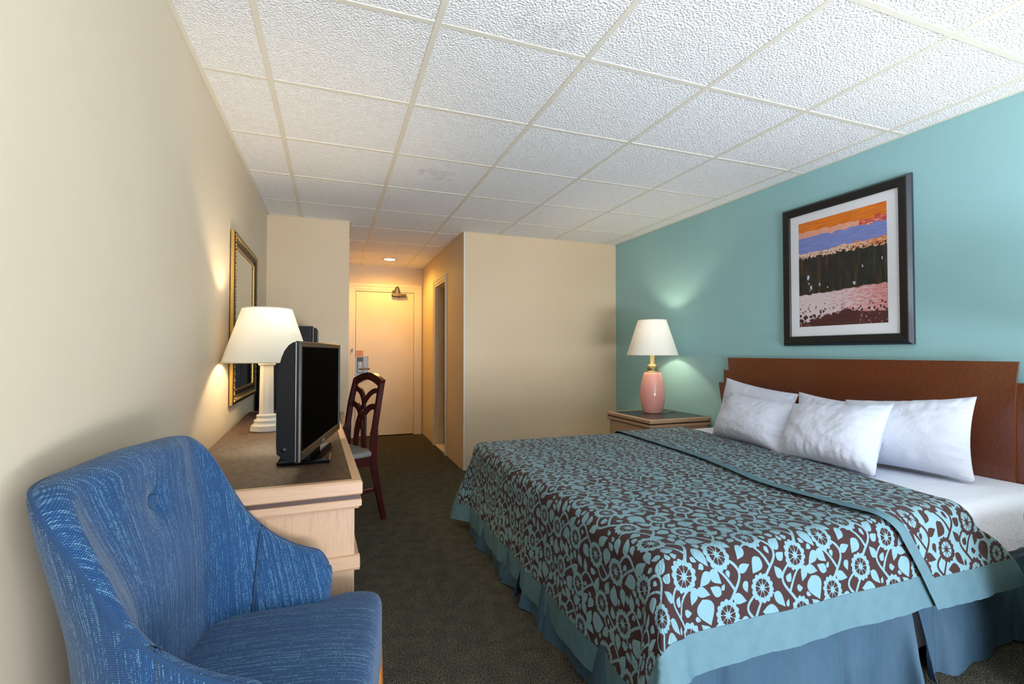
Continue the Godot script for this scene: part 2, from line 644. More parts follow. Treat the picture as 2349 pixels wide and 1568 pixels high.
func make_materials() -> void:
	var plaster := noise_tex(11, 0.05, [], 512, 4)
	M.cream = relief(tri_mat(noise_tex(12, 0.006, [rgb(216, 199, 172), rgb(220, 204, 178)], 256, 3), Vector3(0.5, 0.5, 0.5), 0.55, 0.35, true), plaster, 0.02)
	M.tan = relief(tri_mat(noise_tex(10, 0.006, [rgb(220, 196, 161), rgb(224, 201, 167)], 256, 3), Vector3(0.5, 0.5, 0.5), 0.55, 0.35, true), plaster, 0.02)  # the cream paint again, with the lamps' warm light put into the colour
	M.teal = relief(tri_mat(noise_tex(13, 0.006, [rgb(151, 198, 202), rgb(155, 202, 206)], 256, 3), Vector3(0.5, 0.5, 0.5), 0.42, 0.45, true), plaster, 0.015)
	M.trim = mat(rgb(226, 214, 192), 0.4)
	M.bead = mat(rgb(232, 226, 216), 0.5)
	M.door = relief(tri_mat(noise_tex(14, 0.01, [rgb(226, 208, 172), rgb(232, 215, 182)], 256, 3), Vector3(0.7, 0.7, 0.7), 0.42, 0.5, true), plaster, 0.02)
	M.worm = noise_tex(15, 0.045, [], 512, 2, FastNoiseLite.TYPE_SIMPLEX, 14.0)
	M.tile = relief(tri_mat(noise_tex(16, 0.02, [rgb(242, 241, 239), rgb(249, 248, 247)], 256, 3), Vector3(1.1, 1.1, 1.1), 0.9, 0.2, true), M.worm, 0.4)
	M.tile.uv1_scale = Vector3(3.2, 3.2, 3.2)
	M.tee = mat(rgb(226, 220, 204), 0.5)
	# carpet: cut pile, olive and brown flecks
	var pile := noise_tex(17, 0.16, [], 1024, 3)
	M.carpet = relief(tri_mat(noise_tex(18, 0.11, [rgb(12, 11, 7), rgb(22, 20, 12), rgb(72, 69, 49), rgb(150, 142, 110), rgb(176, 168, 136)], 1024, 3), Vector3(1.25, 1.25, 1.25), 0.95, 0.1, true), pile, 0.9)
	M.carpet.rim_enabled = true
	M.carpet.rim = 0.25
	M.carpet.detail_enabled = true
	M.carpet.detail_blend_mode = BaseMaterial3D.BLEND_MODE_MUL
	M.carpet.detail_albedo = noise_tex(19, 0.012, [Color(0.72, 0.72, 0.7), Color(1, 1, 1)], 512, 4)
	M.carpet.detail_uv_layer = BaseMaterial3D.DETAIL_UV_1
	# woods
	var maple := noise_tex(20, 0.02, [rgb(174, 139, 108), rgb(188, 152, 120), rgb(183, 147, 115)], 512, 4)
	M.maple_z = tri_mat(maple, Vector3(9.0, 9.0, 0.6), 0.38)
	M.maple_x = tri_mat(maple, Vector3(0.6, 9.0, 9.0), 0.38)
	M.maple_y = tri_mat(maple, Vector3(5.0, 0.45, 5.0), 0.38)
	M.laminate = tri_mat(noise_tex(22, 0.022, [rgb(56, 42, 34), rgb(74, 57, 46), rgb(88, 70, 58)], 512, 5), Vector3(2.6, 2.6, 1.2), 0.5, 0.3)
	M.inlay = mat(rgb(70, 45, 32), 0.5)
	M.dark_top = mat(rgb(34, 38, 38), 0.3)
	var mah := noise_tex(24, 0.055, [rgb(68, 31, 15), rgb(95, 47, 23), rgb(120, 63, 33), rgb(84, 40, 20)], 512, 5)
	M.mahogany = tri_mat(mah, Vector3(3.0, 7.0, 2.0), 0.3, 0.5)
	M.mahogany.clearcoat_enabled = true
	M.mahogany.clearcoat = 0.6
	M.mahogany.clearcoat_roughness = 0.14
	M.rosewood = tri_mat(noise_tex(25, 0.03, [rgb(44, 14, 14), rgb(66, 22, 22), rgb(56, 18, 17)], 256, 4), Vector3(8, 1.0, 8), 0.24, 0.5)
	M.amber = tri_mat(noise_tex(26, 0.03, [rgb(176, 106, 40), rgb(200, 130, 58)], 256, 4), Vector3(8, 0.8, 8), 0.35)
	# cloth
	var shapes := print_shapes()
	var ground := rgb(54, 31, 30)
	var thread := rgb(115, 152, 162)
	var front := ImageTexture.create_from_image(print_image(shapes, 2048, ground, thread))
	var back := ImageTexture.create_from_image(print_image(shapes, 2048, thread, ground))
	var hm := print_image(shapes, 1024, Color(0.25, 0.25, 0.25), Color(0.75, 0.75, 0.75))
	var cr := FastNoiseLite.new()
	cr.seed = 31
	cr.frequency = 0.03
	cr.fractal_octaves = 3
	for y in 1024:
		for x in 1024:
			var b := hm.get_pixel(x, y).r
			if b > 0.5:
				b += 0.25 * cr.get_noise_2d(x * 1.5 + y * 0.9, y * 0.5 - x * 0.5)
				hm.set_pixel(x, y, Color(b, b, b))
	var puck := ImageTexture.create_from_image(hm)
	for k in [["print", front], ["print_back", back]]:
		var m := two_sided(mat(Color.WHITE, 0.7, 0.3))
		m.albedo_texture = k[1]
		m.rim_enabled = true
		m.rim = 0.2
		relief(m, puck, 0.5 if k[0] == "print" else -0.22)
		if m.heightmap_scale < 0.0:
			m.heightmap_scale = 0.22
			m.heightmap_flip_texture = true
		M[k[0]] = m
	var weave := noise_tex(32, 0.2, [], 256, 2)
	M.band = two_sided(relief(tri_mat(noise_tex(33, 0.02, [rgb(83, 114, 124), rgb(88, 121, 131)], 256, 3), Vector3(3, 3, 3), 0.6, 0.35, true), weave, 0.03))
	M.skirt = two_sided(relief(tri_mat(noise_tex(34, 0.02, [rgb(57, 83, 102), rgb(62, 89, 108)], 256, 3), Vector3(8, 1.2, 8), 0.65, 0.35, true), weave, 0.03))
	M.linen = two_sided(mat(rgb(214, 220, 234), 0.75, 0.3))
	relief(M.linen, noise_tex(35, 0.012, [], 512, 4), 0.25)
	M.linen.uv1_triplanar = true
	M.linen.uv1_scale = Vector3(4, 4, 4)
	var tw := ImageTexture.create_from_image(tweed_image(1020))
	M.tweed = two_sided(mat(Color.WHITE, 0.85, 0.2))
	M.tweed.albedo_texture = tw
	M.tweed.rim_enabled = true
	M.tweed.rim = 0.3
	relief(M.tweed, tw, 0.12)
	M.seat_grey = relief(tri_mat(noise_tex(36, 0.2, [rgb(112, 108, 104), rgb(146, 142, 138)], 256, 2), Vector3(6, 6, 6), 0.9, 0.2), weave, 0.05)
	# lamps, metals, plastics
	M.shade = two_sided(mat(rgb(244, 240, 226), 0.8, 0.2))
	M.shade.backlight_enabled = true
	M.shade.backlight = Color(0.27, 0.264, 0.25)
	M.shade_edge = mat(rgb(226, 216, 190), 0.7)
	M.bulb = mat(Color.WHITE)
	M.bulb.emission_enabled = true
	M.bulb.emission = rgb(255, 226, 178)
	M.bulb.emission_energy_multiplier = 3.0
	M.white_glaze = mat(rgb(226, 224, 220), 0.16)
	M.pink_glaze = mat(rgb(232, 164, 152), 0.12)
	M.brass = mat(rgb(124, 114, 86), 0.3, 0.5, 0.85)
	M.gold_pull = mat(rgb(214, 170, 84), 0.22, 0.5, 1.0)
	M.steel = mat(rgb(140, 139, 137), 0.45, 0.5, 0.7)
	M.bronze = mat(rgb(118, 108, 94), 0.38, 0.5, 0.7)
	M.black_plastic = mat(rgb(20, 20, 22), 0.38)
	M.shell_plastic = mat(rgb(15, 15, 16), 0.45, 0.35)
	M.gasket = mat(rgb(120, 108, 92), 0.6)
	M.black_gloss = mat(rgb(12, 12, 13), 0.08)
	M.bezel = mat(rgb(30, 24, 19), 0.3, 0.4)
	M.screen = mat(rgb(2, 2, 2), 0.6, 0.05)
	M.silver = mat(rgb(200, 200, 204), 0.2, 0.5, 0.9)
	M.frame_black = mat(rgb(16, 16, 17), 0.45)
	M.frame_slope = mat(rgb(40, 44, 54), 0.22, 0.6)  # lighter and bluer than the flat: window reflection put into the bevel colour
	M.mat_board = mat(rgb(226, 228, 232), 0.7)
	M.art = mat(Color.WHITE, 0.5)
	M.art.albedo_texture = ImageTexture.create_from_image(art_image(440, 554))
	M.notice = mat(Color.WHITE, 0.5)
	M.notice.albedo_texture = ImageTexture.create_from_image(notice_image())
	M.gilt = mat(rgb(206, 164, 88), 0.34, 0.5, 0.85)
	M.old_gold = mat(rgb(62, 50, 36), 0.45, 0.5, 0.6)
	M.bead_gold = mat(rgb(172, 142, 92), 0.32, 0.5, 0.8)
	M.bronze_dark = mat(rgb(50, 40, 30), 0.4, 0.5, 0.4)
	M.mirror = mat(rgb(214, 216, 212), 0.01, 0.5, 1.0)
	M.bath_tile = mat(rgb(216, 206, 190), 0.3)
	M.cord = mat(rgb(160, 140, 80), 0.5)
	M.glass = mat(Color(0.9, 0.95, 1.0, 0.08), 0.02)
	M.glass.transparency = BaseMaterial3D.TRANSPARENCY_ALPHA

# ------------------------------------------------------------------ scene
func _ready() -> void:
	rng.seed = 1
	setup_camera_and_light()
	make_materials()
	build_room()
	build_ceiling()
	build_entry_door()
	build_bathroom_door()
	build_bed()
	build_pillows()
	build_headboard()
	build_picture()
	build_desk()
	build_armchair()
	build_television()
	build_desk_lamp()
	build_mirror()
	build_nightstands()
	build_bedside_lamps()
	build_dining_chair()
	build_refrigerator()
	build_downlight()

func setup_camera_and_light() -> void:
	var cam := Camera3D.new()
	cam.name = "camera"
	add_child(cam)
	cam.position = Vector3(0, 1.155, 0)
	cam.rotation = Vector3(0.0212, -0.3552, 0)
	cam.fov = rad_to_deg(2.0 * atan(784.0 / 1110.0))
	cam.near = 0.02
	cam.current = true
	var we := WorldEnvironment.new()
	we.name = "environment"
	var e := Environment.new()
	e.background_mode = Environment.BG_SKY
	var sky := Sky.new()
	var sm := ProceduralSkyMaterial.new()
	sm.sky_top_color = rgb(190, 212, 240)
	sm.sky_horizon_color = rgb(226, 234, 244)
	sm.ground_horizon_color = rgb(200, 204, 206)
	sm.ground_bottom_color = rgb(150, 152, 150)
	sm.sky_energy_multiplier = 1.6
	sm.ground_energy_multiplier = 1.0
	sky.sky_material = sm
	e.sky = sky
	e.tonemap_mode = Environment.TONE_MAPPER_LINEAR
	e.tonemap_exposure = 1.2
	e.sdfgi_enabled = true
	e.ssao_enabled = true
	e.ssil_enabled = true
	we.environment = e
	add_child(we)
	# daylight from the unseen window behind the camera, placed to light the room
	var day := AreaLight3D.new()
	day.name = "unseen_window_daylight"
	day.area_size = Vector2(2.5, 2.1)
	day.area_normalize_energy = true
	day.light_energy = 3.6
	day.light_color = rgb(224, 236, 255)
	day.area_range = 14.0
	day.shadow_enabled = true
	add_child(day)
	day.position = Vector3(1.6, 1.12, ZW - 0.02)    # an area light shines along its -z
	# added fill light outside the window, tilted up to brighten ceiling and walls
	var up := AreaLight3D.new()
	up.name = "added_ceiling_fill"
	up.area_size = Vector2(2.4, 1.0)
	up.area_normalize_energy = true
	up.light_energy = 34.0
	up.light_color = rgb(238, 243, 255)
	up.area_range = 14.0
	up.shadow_enabled = true
	add_child(up)
	up.position = Vector3(1.6, 0.22, ZW + 0.5)
	up.rotation = Vector3(0.7, 0, 0)

func wall(called: String, lo: Vector3, hi: Vector3, m: Material, label: String) -> MeshInstance3D:
	var mb := MB.new()
	mb.box(lo, hi, 0.0005)
	return single(called, mb, m, label, "wall", "structure")

func build_room() -> void:
	var mb := MB.new()
	mb.box(Vector3(XL - 0.1, -0.1, ZD - 0.2), Vector3(XR + 0.1, 0, ZW + 0.1), 0.0005)
	single("floor", mb, M.carpet, "dark olive flecked cut-pile carpet over the whole floor", "floor", "structure")
	wall("wall_left", Vector3(XL - 0.1, 0, ZB), Vector3(XL, CEIL + 0.1, ZW), M.cream, "long cream painted wall behind the desk and mirror")
	wall("wall_right", Vector3(XR, 0, ZB), Vector3(XR + 0.1, CEIL + 0.1, ZW), M.teal, "teal painted wall behind the headboard")
	wall("wall_back_left", Vector3(XL - 0.1, 0, ZD), Vector3(XH0, CEIL + 0.1, ZB), M.tan, "cream end wall between the mirror wall and the corridor")
	# closet front and the corridor wall with its doorway
	var w := thing("wall_back_right", "cream wall block with a bright corner bead beside the corridor", "wall", Vector3.ZERO, 0, "", "structure")
	boxpart(w, "wall_face", Vector3(XH1 + 0.002, 0, ZB - 0.1), Vector3(XR + 0.1, CEIL + 0.1, ZB), M.tan, 0.0005)
	boxpart(w, "corner_bead", Vector3(XH1 - 0.001, 0, ZB - 0.012), Vector3(XH1 + 0.012, CEIL, ZB + 0.001), M.bead, 0.003, "pale corner edge")
	var h := thing("wall_hall_right", "cream corridor wall with the bathroom doorway", "wall", Vector3.ZERO, 0, "", "structure")
	boxpart(h, "wall_section", Vector3(XH1, 0, -5.40), Vector3(XH1 + 0.1, CEIL + 0.1, ZB - 0.012), M.cream, 0.0005)
	boxpart(h, "wall_section", Vector3(XH1, 0, ZD), Vector3(XH1 + 0.1, CEIL + 0.1, -6.02), M.cream, 0.0005)
	boxpart(h, "wall_section", Vector3(XH1, 1.985, -6.02), Vector3(XH1 + 0.1, CEIL + 0.1, -5.40), M.cream, 0.0005)
	# entry wall with its doorway
	var d := thing("wall_hall_end", "cream corridor end wall round the entry door", "wall", Vector3.ZERO, 0, "", "structure")
	boxpart(d, "wall_section", Vector3(XH0, 0, ZD - 0.12), Vector3(0.272, CEIL + 0.1, ZD), M.cream, 0.0005)
	boxpart(d, "wall_section", Vector3(1.098, 0, ZD - 0.12), Vector3(XH1 + 0.1, CEIL + 0.1, ZD), M.cream, 0.0005)
	boxpart(d, "wall_section", Vector3(0.272, 2.012, ZD - 0.12), Vector3(1.098, CEIL + 0.1, ZD), M.cream, 0.0005)
	boxpart(d, "outer_wall", Vector3(XH0, 0, ZD - 0.2), Vector3(XH1 + 0.1, CEIL + 0.1, ZD - 0.13), M.cream, 0.0005)
	# bathroom behind the doorway
	var b := thing("wall_bathroom", "plain walls of the dark bathroom behind the doorway", "wall", Vector3.ZERO, 0, "", "structure")
	boxpart(b, "wall_section", Vector3(XR - 0.1, 0, ZD), Vector3(XR, CEIL + 0.1, ZB - 0.1), M.cream, 0.0005)
	boxpart(b, "wall_section", Vector3(XH1, 0, ZD - 0.1), Vector3(XR, CEIL + 0.1, ZD), M.cream, 0.0005)
	boxpart(b, "bathroom_floor", Vector3(XH1 + 0.02, -0.001, ZD), Vector3(XR - 0.1, 0.012, ZB - 0.11), M.bath_tile, 0.001)
	boxpart(b, "bathroom_ceiling", Vector3(XH1 + 0.1, 2.2, ZD), Vector3(XR - 0.1, 2.25, ZB - 0.1), M.cream, 0.001)
	# wall and window out of view behind the camera, sized to light the room
	var n := thing("wall_front", "cream wall round the floor-length window", "wall", Vector3.ZERO, 0, "", "structure")
	for s in [[XL - 0.1, 0.35, 0.0, CEIL + 0.1], [2.85, XR + 0.1, 0.0, CEIL + 0.1], [0.35, 2.85, 0.0, 0.07], [0.35, 2.85, 2.17, CEIL + 0.1]]:
		boxpart(n, "wall_section", Vector3(s[0], s[2], ZW), Vector3(s[1], s[3], ZW + 0.12), M.cream, 0.0005)
	var wd := thing("window_1", "unseen wide white framed floor-length window facing the entry corridor, lighting the room", "window", Vector3(1.6, 0.07, ZW + 0.06), 0, "", "structure")
	for s in [[-1.25, -1.19, 0.0, 2.1], [1.19, 1.25, 0.0, 2.1], [-1.19, 1.19, 0.0, 0.06], [-1.19, 1.19, 2.04, 2.1], [-0.025, 0.025, 0.06, 2.04]]:
		boxpart(wd, "window_frame", Vector3(s[0], s[2], -0.03), Vector3(s[1], s[3], 0.03), M.trim, 0.003)
	for s in [[-1.19, -0.025], [0.025, 1.19]]:
		boxpart(wd, "window_pane", Vector3(s[0], 0.06, -0.003), Vector3(s[1], 2.04, 0.003), M.glass, 0.001)

func build_ceiling() -> void:
	var c := thing("ceiling", "suspended ceiling of textured white tiles in a cream metal grid", "ceiling", Vector3.ZERO, 0, "", "structure")
	boxpart(c, "slab", Vector3(XL - 0.1, CEIL + 0.1, ZD - 0.2), Vector3(XR + 0.1, CEIL + 0.16, ZW + 0.12), M.cream, 0.001)
	var xs := [XL]
	for i in range(1, 7):
		xs.append(GX + TILE * i)
	xs.append(XR)
	var zs := []
	var tee_at := []
	var j := -3
	while GZ - TILE * j > ZD:
		if GZ - TILE * (j - 1) > ZB and GZ - TILE * j < ZB:
			zs.append(ZB)         # tiles are cut where the corridor begins
		zs.append(GZ - TILE * j)
		tee_at.append(GZ - TILE * j)
		j += 1
	zs.push_front(ZW)
	zs.append(ZD)
	var meshes := {}
	for i in xs.size() - 1:
		for k in zs.size() - 1:
			var x0: float = xs[i] + 0.004
			var x1: float = xs[i + 1] - 0.004
			var z1: float = zs[k] - 0.004
			var z0: float = zs[k + 1] + 0.004
			if zs[k] <= ZB:
				x0 = maxf(x0, XH0 + 0.003)
				x1 = minf(x1, XH1 - 0.003)
				if x1 - x0 < 0.03:
					continue
			if zs[k + 1] == ZB:
				z0 = ZB + 0.001
			if zs[k] == ZB:
				z1 = ZB + 0.0005
			if z1 - z0 < 0.02:
				continue
			# tiles hang a little unevenly on their flanges
			var dy := rng.randf_range(0.0, 0.0012)
			var key := "%.3f %.3f" % [x1 - x0, z1 - z0]
			if not meshes.has(key):
				var mb := MB.new()
				mb.cbox(Vector3(0, 0.008, 0), Vector3(x1 - x0, 0.016, z1 - z0), 0.002)
				meshes[key] = mb.mesh()
			var o := place(c, "ceiling_tile", meshes[key], M.tile)
			o.position = Vector3((x0 + x1) / 2, CEIL + 0.0024 + dy, (z0 + z1) / 2)
			if (i == 2 and k == 4) or (i == 2 and k == 7):
				var sm: StandardMaterial3D = M.tile.duplicate()
				var im := stain_image(40 + k, Vector2(0.62, 0.15) if k == 4 else Vector2(0.5, 0.62))
				sm.detail_enabled = true
				sm.detail_blend_mode = BaseMaterial3D.BLEND_MODE_MUL
				sm.detail_albedo = ImageTexture.create_from_image(im)
				sm.detail_uv_layer = BaseMaterial3D.DETAIL_UV_2
				sm.uv2_triplanar = true
				sm.uv2_scale = Vector3(1.0 / (x1 - x0), 1.0 / (x1 - x0), 1.0 / (z1 - z0))
				sm.uv2_offset = Vector3(0.5, 0.5, 0.5)
				o.material_override = sm
	# main tees run along the room, cross tees between them
	for i in range(1, 7):
		var x: float = xs[i]
		var z1 := ZD if x > XH0 + 0.02 and x < XH1 - 0.02 else ZB
		boxpart(c, "main_tee", Vector3(x - 0.012, CEIL, z1), Vector3(x + 0.012, CEIL + 0.006, ZW), M.tee, 0.001)
	for tz in tee_at:
		for i in xs.size() - 1:
			var a: float = xs[i] + 0.012
			var b: float = xs[i + 1] - 0.012
			if tz < ZB:
				a = maxf(a, XH0)
				b = minf(b, XH1)
				if b - a < 0.03:
					continue
			boxpart(c, "cross_tee", Vector3(a, CEIL + 0.0008, tz - 0.012), Vector3(b, CEIL + 0.006, tz + 0.012), M.tee, 0.001)
	for s in [[XL, ZB, XL + 0.02, ZW], [XR - 0.02, ZB, XR, ZW], [XL, ZB, XH0, ZB + 0.02], [XH1, ZB, XR, ZB + 0.02], [XH1 - 0.02, ZD, XH1, ZB], [XH0, ZD, XH0 + 0.02, ZB], [XH0, ZD, XH1, ZD + 0.02], [XL, ZW - 0.02, XR, ZW]]:
		boxpart(c, "wall_angle", Vector3(s[0], CEIL + 0.0004, s[1]), Vector3(s[2], CEIL + 0.005, s[3]), M.tee, 0.0008)

func casing_profile(wide: float) -> Array:
	return [Vector2(0, 0), Vector2(0, 0.018), Vector2(0.01, 0.022), Vector2(wide * 0.4, 0.022), Vector2(wide * 0.48, 0.015), Vector2(wide * 0.8, 0.015), Vector2(wide * 0.86, 0.011), Vector2(wide, 0.011), Vector2(wide, 0)]

func build_entry_door() -> void:
	var d := thing("door_1", "closed cream entry door with closer and keycard lock in corridor", "door", Vector3(0, 0, ZD), 0, "", "structure")
	var up := Vector3(0, 0, 1)
	var x0 := 0.182
	var x1 := 1.188
	var top := 2.10
	var w := 0.092
	var prof := casing_profile(w)
	for s in [[Vector3(x0, 0, 0), Vector3(x0, top, 0), Vector3(1, 0, 0), 0.0, 1.0], [Vector3(x0, top, 0), Vector3(x1, top, 0), Vector3(0, -1, 0), 1.0, 1.0], [Vector3(x1, top, 0), Vector3(x1, 0, 0), Vector3(-1, 0, 0), 1.0, 0.0]]:
		var mb := MB.new()
		mb.rail(prof, s[0], s[1], s[2], up, s[3], s[4])
		part(d, "casing", mb, M.trim)
	# jambs set back inside the casing
	boxpart(d, "jamb", Vector3(0.272, 0, -0.11), Vector3(0.290, 2.012, 0.006), M.trim, 0.002)
	boxpart(d, "jamb", Vector3(1.080, 0, -0.11), Vector3(1.098, 2.012, 0.006), M.trim, 0.002)
	boxpart(d, "jamb", Vector3(0.290, 1.992, -0.11), Vector3(1.080, 2.012, 0.006), M.trim, 0.002)
	boxpart(d, "leaf", Vector3(0.294, 0.012, -0.045), Vector3(1.076, 1.986, 0.0), M.door, 0.002)
	for y in [1.80, 1.05, 0.30]:
		var mb := MB.new()
		for k in 5:
			mb.xf = Transform3D(Basis.IDENTITY, Vector3(1.078, y - 0.06 + k * 0.024, 0.006))
			mb.lathe([Vector2(0.0085, 0.001), Vector2(0.0085, 0.023)], 10)
		mb.xf = Transform3D.IDENTITY
		mb.box(Vector3(1.055, y - 0.06, -0.001), Vector3(1.078, y + 0.06, 0.003), 0.001)
		part(d, "hinge", mb, M.trim)
	# overhead closer: body, spindle, arm
	var cl := MB.new()
	cl.xf = Transform3D(Basis(Vector3.FORWARD, PI / 2), Vector3(0.765, 1.945, 0.04))
	cl.lathe([Vector2(0.0, 0.0), Vector2(0.014, 0.0), Vector2(0.022, 0.008), Vector2(0.025, 0.02), Vector2(0.025, 0.19), Vector2(0.021, 0.2), Vector2(0.0, 0.202)], 20)
	cl.xf = Transform3D.IDENTITY
	cl.box(Vector3(0.785, 1.925, 0.0), Vector3(0.965, 1.965, 0.025), 0.004)
	cl.xf = Transform3D(Basis.IDENTITY, Vector3(0.868, 1.912, 0.04))
	cl.lathe([Vector2(0.0, 0.0), Vector2(0.018, 0.003), Vector2(0.02, 0.03)], 16)
	var closer := part(d, "door_closer", cl, M.bronze, "bronze hydraulic door closer with a bent arm")
	var arm := MB.new()
	arm.tube([Vector3(0.868, 1.975, 0.045), Vector3(0.868, 2.0, 0.055), Vector3(0.858, 2.035, 0.075), Vector3(0.842, 2.06, 0.085), Vector3(0.828, 2.055, 0.08), Vector3(0.812, 2.02, 0.055), Vector3(0.80, 2.005, 0.035)], [0.011, 0.012, 0.012, 0.013, 0.011, 0.010, 0.009], 10)
	arm.box(Vector3(0.775, 1.993, 0.002), Vector3(0.815, 2.017, 0.03), 0.003)
	part(closer, "closer_arm", arm, M.bronze)
	# keycard lock
	var lk := MB.new()
	lk.box(Vector3(0.286, 0.80, -0.001), Vector3(0.462, 1.098, 0.006), 0.002)
	var lock := part(d, "lock_plate", lk, M.steel, "brushed steel lock plate")
	var bd := MB.new()
	bd.box(Vector3(0.315, 0.872, 0.006), Vector3(0.395, 1.092, 0.026), 0.008)
	part(lock, "lock_body", bd, M.steel)
	boxpart(lock, "card_reader", Vector3(0.321, 1.028, 0.024), Vector3(0.389, 1.084, 0.028), M.black_plastic, 0.002)
	var tn := MB.new()
	tn.xf = Transform3D(Basis(Vector3.RIGHT, PI / 2), Vector3(0.352, 0.99, 0.025))
	tn.lathe([Vector2(0.014, 0), Vector2(0.014, 0.006), Vector2(0.0, 0.007)], 16)
	tn.xf = Transform3D.IDENTITY
	tn.cbox(Vector3(0.352, 0.99, 0.036), Vector3(0.007, 0.024, 0.012), 0.002)
	part(lock, "thumb_turn", tn, M.silver)
	var lv := MB.new()
	lv.tube([Vector3(0.348, 0.926, 0.02), Vector3(0.348, 0.926, 0.055), Vector3(0.356, 0.926, 0.064), Vector3(0.375, 0.927, 0.066), Vector3(0.42, 0.929, 0.066), Vector3(0.465, 0.931, 0.064), Vector3(0.476, 0.931, 0.058)], [0.011, 0.010, 0.010, 0.009, 0.009, 0.010, 0.007], 12)
	part(lock, "lever_handle", lv, M.bronze, "bronze lever handle")
	var sc := MB.new()
	sc.xf = Transform3D(Basis(Vector3.RIGHT, PI / 2), Vector3(0.452, 1.086, 0.004))
	sc.lathe([Vector2(0.006, 0), Vector2(0.005, 0.003), Vector2(0.0, 0.004)], 10)
	part(lock, "screw", sc, M.black_plastic)
	# notice: a printed card on the door
	var nt := MB.new()
	nt.quad(Vector3(0.296, 1.176, 0.0012), Vector3(0.392, 1.178, 0.0012), Vector3(0.392, 1.103, 0.0012), Vector3(0.296, 1.103, 0.0012), -1, Vector2(0, 0), Vector2(1, 0), Vector2(1, 1), Vector2(0, 1))
	part(d, "notice", nt, M.notice, "small tan printed notice above the lock")
	# swing-bar guard on the casing
	var gd := MB.new()
	gd.cbox(Vector3(0.248, 1.178, 0.024), Vector3(0.02, 0.05, 0.008), 0.002)
	gd.xf = Transform3D(Basis(Vector3.RIGHT, PI / 2), Vector3(0.248, 1.185, 0.028))
	gd.lathe([Vector2(0.006, 0), Vector2(0.006, 0.02), Vector2(0.009, 0.024), Vector2(0.0, 0.03)], 10)
	part(d, "door_guard", gd, M.steel, "small steel door guard")

func build_bathroom_door() -> void:
	var d := thing("door_2", "bathroom doorway with cream casing and door standing open inside", "door", Vector3(XH1, 0, 0), 0, "", "structure")
	var out := Vector3(-1, 0, 0)
	var prof := casing_profile(0.06)
	var za := -6.07
	var zb := -5.35
	var top := 2.05
	for s in [[Vector3(0, 0, za), Vector3(0, top, za), Vector3(0, 0, 1), 0.0, 1.0], [Vector3(0, top, za), Vector3(0, top, zb), Vector3(0, -1, 0), 1.0, 1.0], [Vector3(0, top, zb), Vector3(0, 0, zb), Vector3(0, 0, -1), 1.0, 0.0]]:
		var mb := MB.new()
		mb.rail(prof, s[0], s[1], s[2], out, s[3], s[4])
		part(d, "casing", mb, M.trim)
	boxpart(d, "jamb", Vector3(-0.008, 0, -6.02), Vector3(0.11, 1.985, -6.00), M.trim, 0.002)
	boxpart(d, "jamb", Vector3(-0.008, 0, -5.42), Vector3(0.11, 1.985, -5.40), M.trim, 0.002)
	boxpart(d, "jamb", Vector3(-0.008, 1.965, -6.00), Vector3(0.11, 1.985, -5.42), M.trim, 0.002)
	boxpart(d, "door_stop", Vector3(0.055, 0, -6.00), Vector3(0.09, 1.965, -5.988), M.trim, 0.002)
	boxpart(d, "door_stop", Vector3(0.055, 0, -5.432), Vector3(0.09, 1.965, -5.42), M.trim, 0.002)
	boxpart(d, "threshold", Vector3(-0.005, 0.0, -6.00), Vector3(0.115, 0.016, -5.42), M.bath_tile, 0.004, "pale stone threshold")
	# the leaf, hinged at the far jamb, swung into the bathroom
	var leaf := boxpart(d, "leaf", Vector3(0.135, 0.02, -5.995), Vector3(0.70, 1.955, -5.96), M.door, 0.002)
	for y in [1.78, 0.32]:
		var mb := MB.new()
		for k in 5:
			mb.xf = Transform3D(Basis.IDENTITY, Vector3(0.122, y - 0.05 + k * 0.02, -5.988))
			mb.lathe([Vector2(0.008, 0.001), Vector2(0.008, 0.019)], 10)
		mb.xf = Transform3D.IDENTITY
		mb.box(Vector3(0.108, y - 0.05, -5.9985), Vector3(0.138, y + 0.05, -5.994), 0.001)
		part(leaf, "hinge", mb, M.steel)

# ------------------------------------------------------------------ bed
const BX0 := 0.86
const BX1 := 2.885
const BZ0 := -3.06
const BZ1 := -1.13
const BT := 0.565

func lerp_table(tb: Array, x: float) -> float:
	# a smooth curve through the points of a table
	var n := tb.size()
	if x <= tb[0][0]:
		return tb[0][1]
	if x >= tb[n - 1][0]:
		return tb[n - 1][1]
	var i := 0
	while x > tb[i + 1][0]:
		i += 1
	var h: float = tb[i + 1][0] - tb[i][0]
	var d: float = (tb[i + 1][1] - tb[i][1]) / h
	var d0: float = (tb[i][1] - tb[i - 1][1]) / (tb[i][0] - tb[i - 1][0]) if i > 0 else d
	var d1: float = (tb[i + 2][1] - tb[i + 1][1]) / (tb[i + 2][0] - tb[i + 1][0]) if i < n - 2 else d
	var m0 := 0.0 if d * d0 <= 0.0 else 2.0 * d * d0 / (d + d0)
	var m1 := 0.0 if d * d1 <= 0.0 else 2.0 * d * d1 / (d + d1)
	var t: float = (x - tb[i][0]) / h
	var t2 := t * t
	var t3 := t2 * t
	return (2.0 * t3 - 3.0 * t2 + 1.0) * tb[i][1] + (t3 - 2.0 * t2 + t) * h * m0 + (3.0 * t2 - 2.0 * t3) * tb[i + 1][1] + (t3 - t2) * h * m1

var cloth_noise := FastNoiseLite.new()

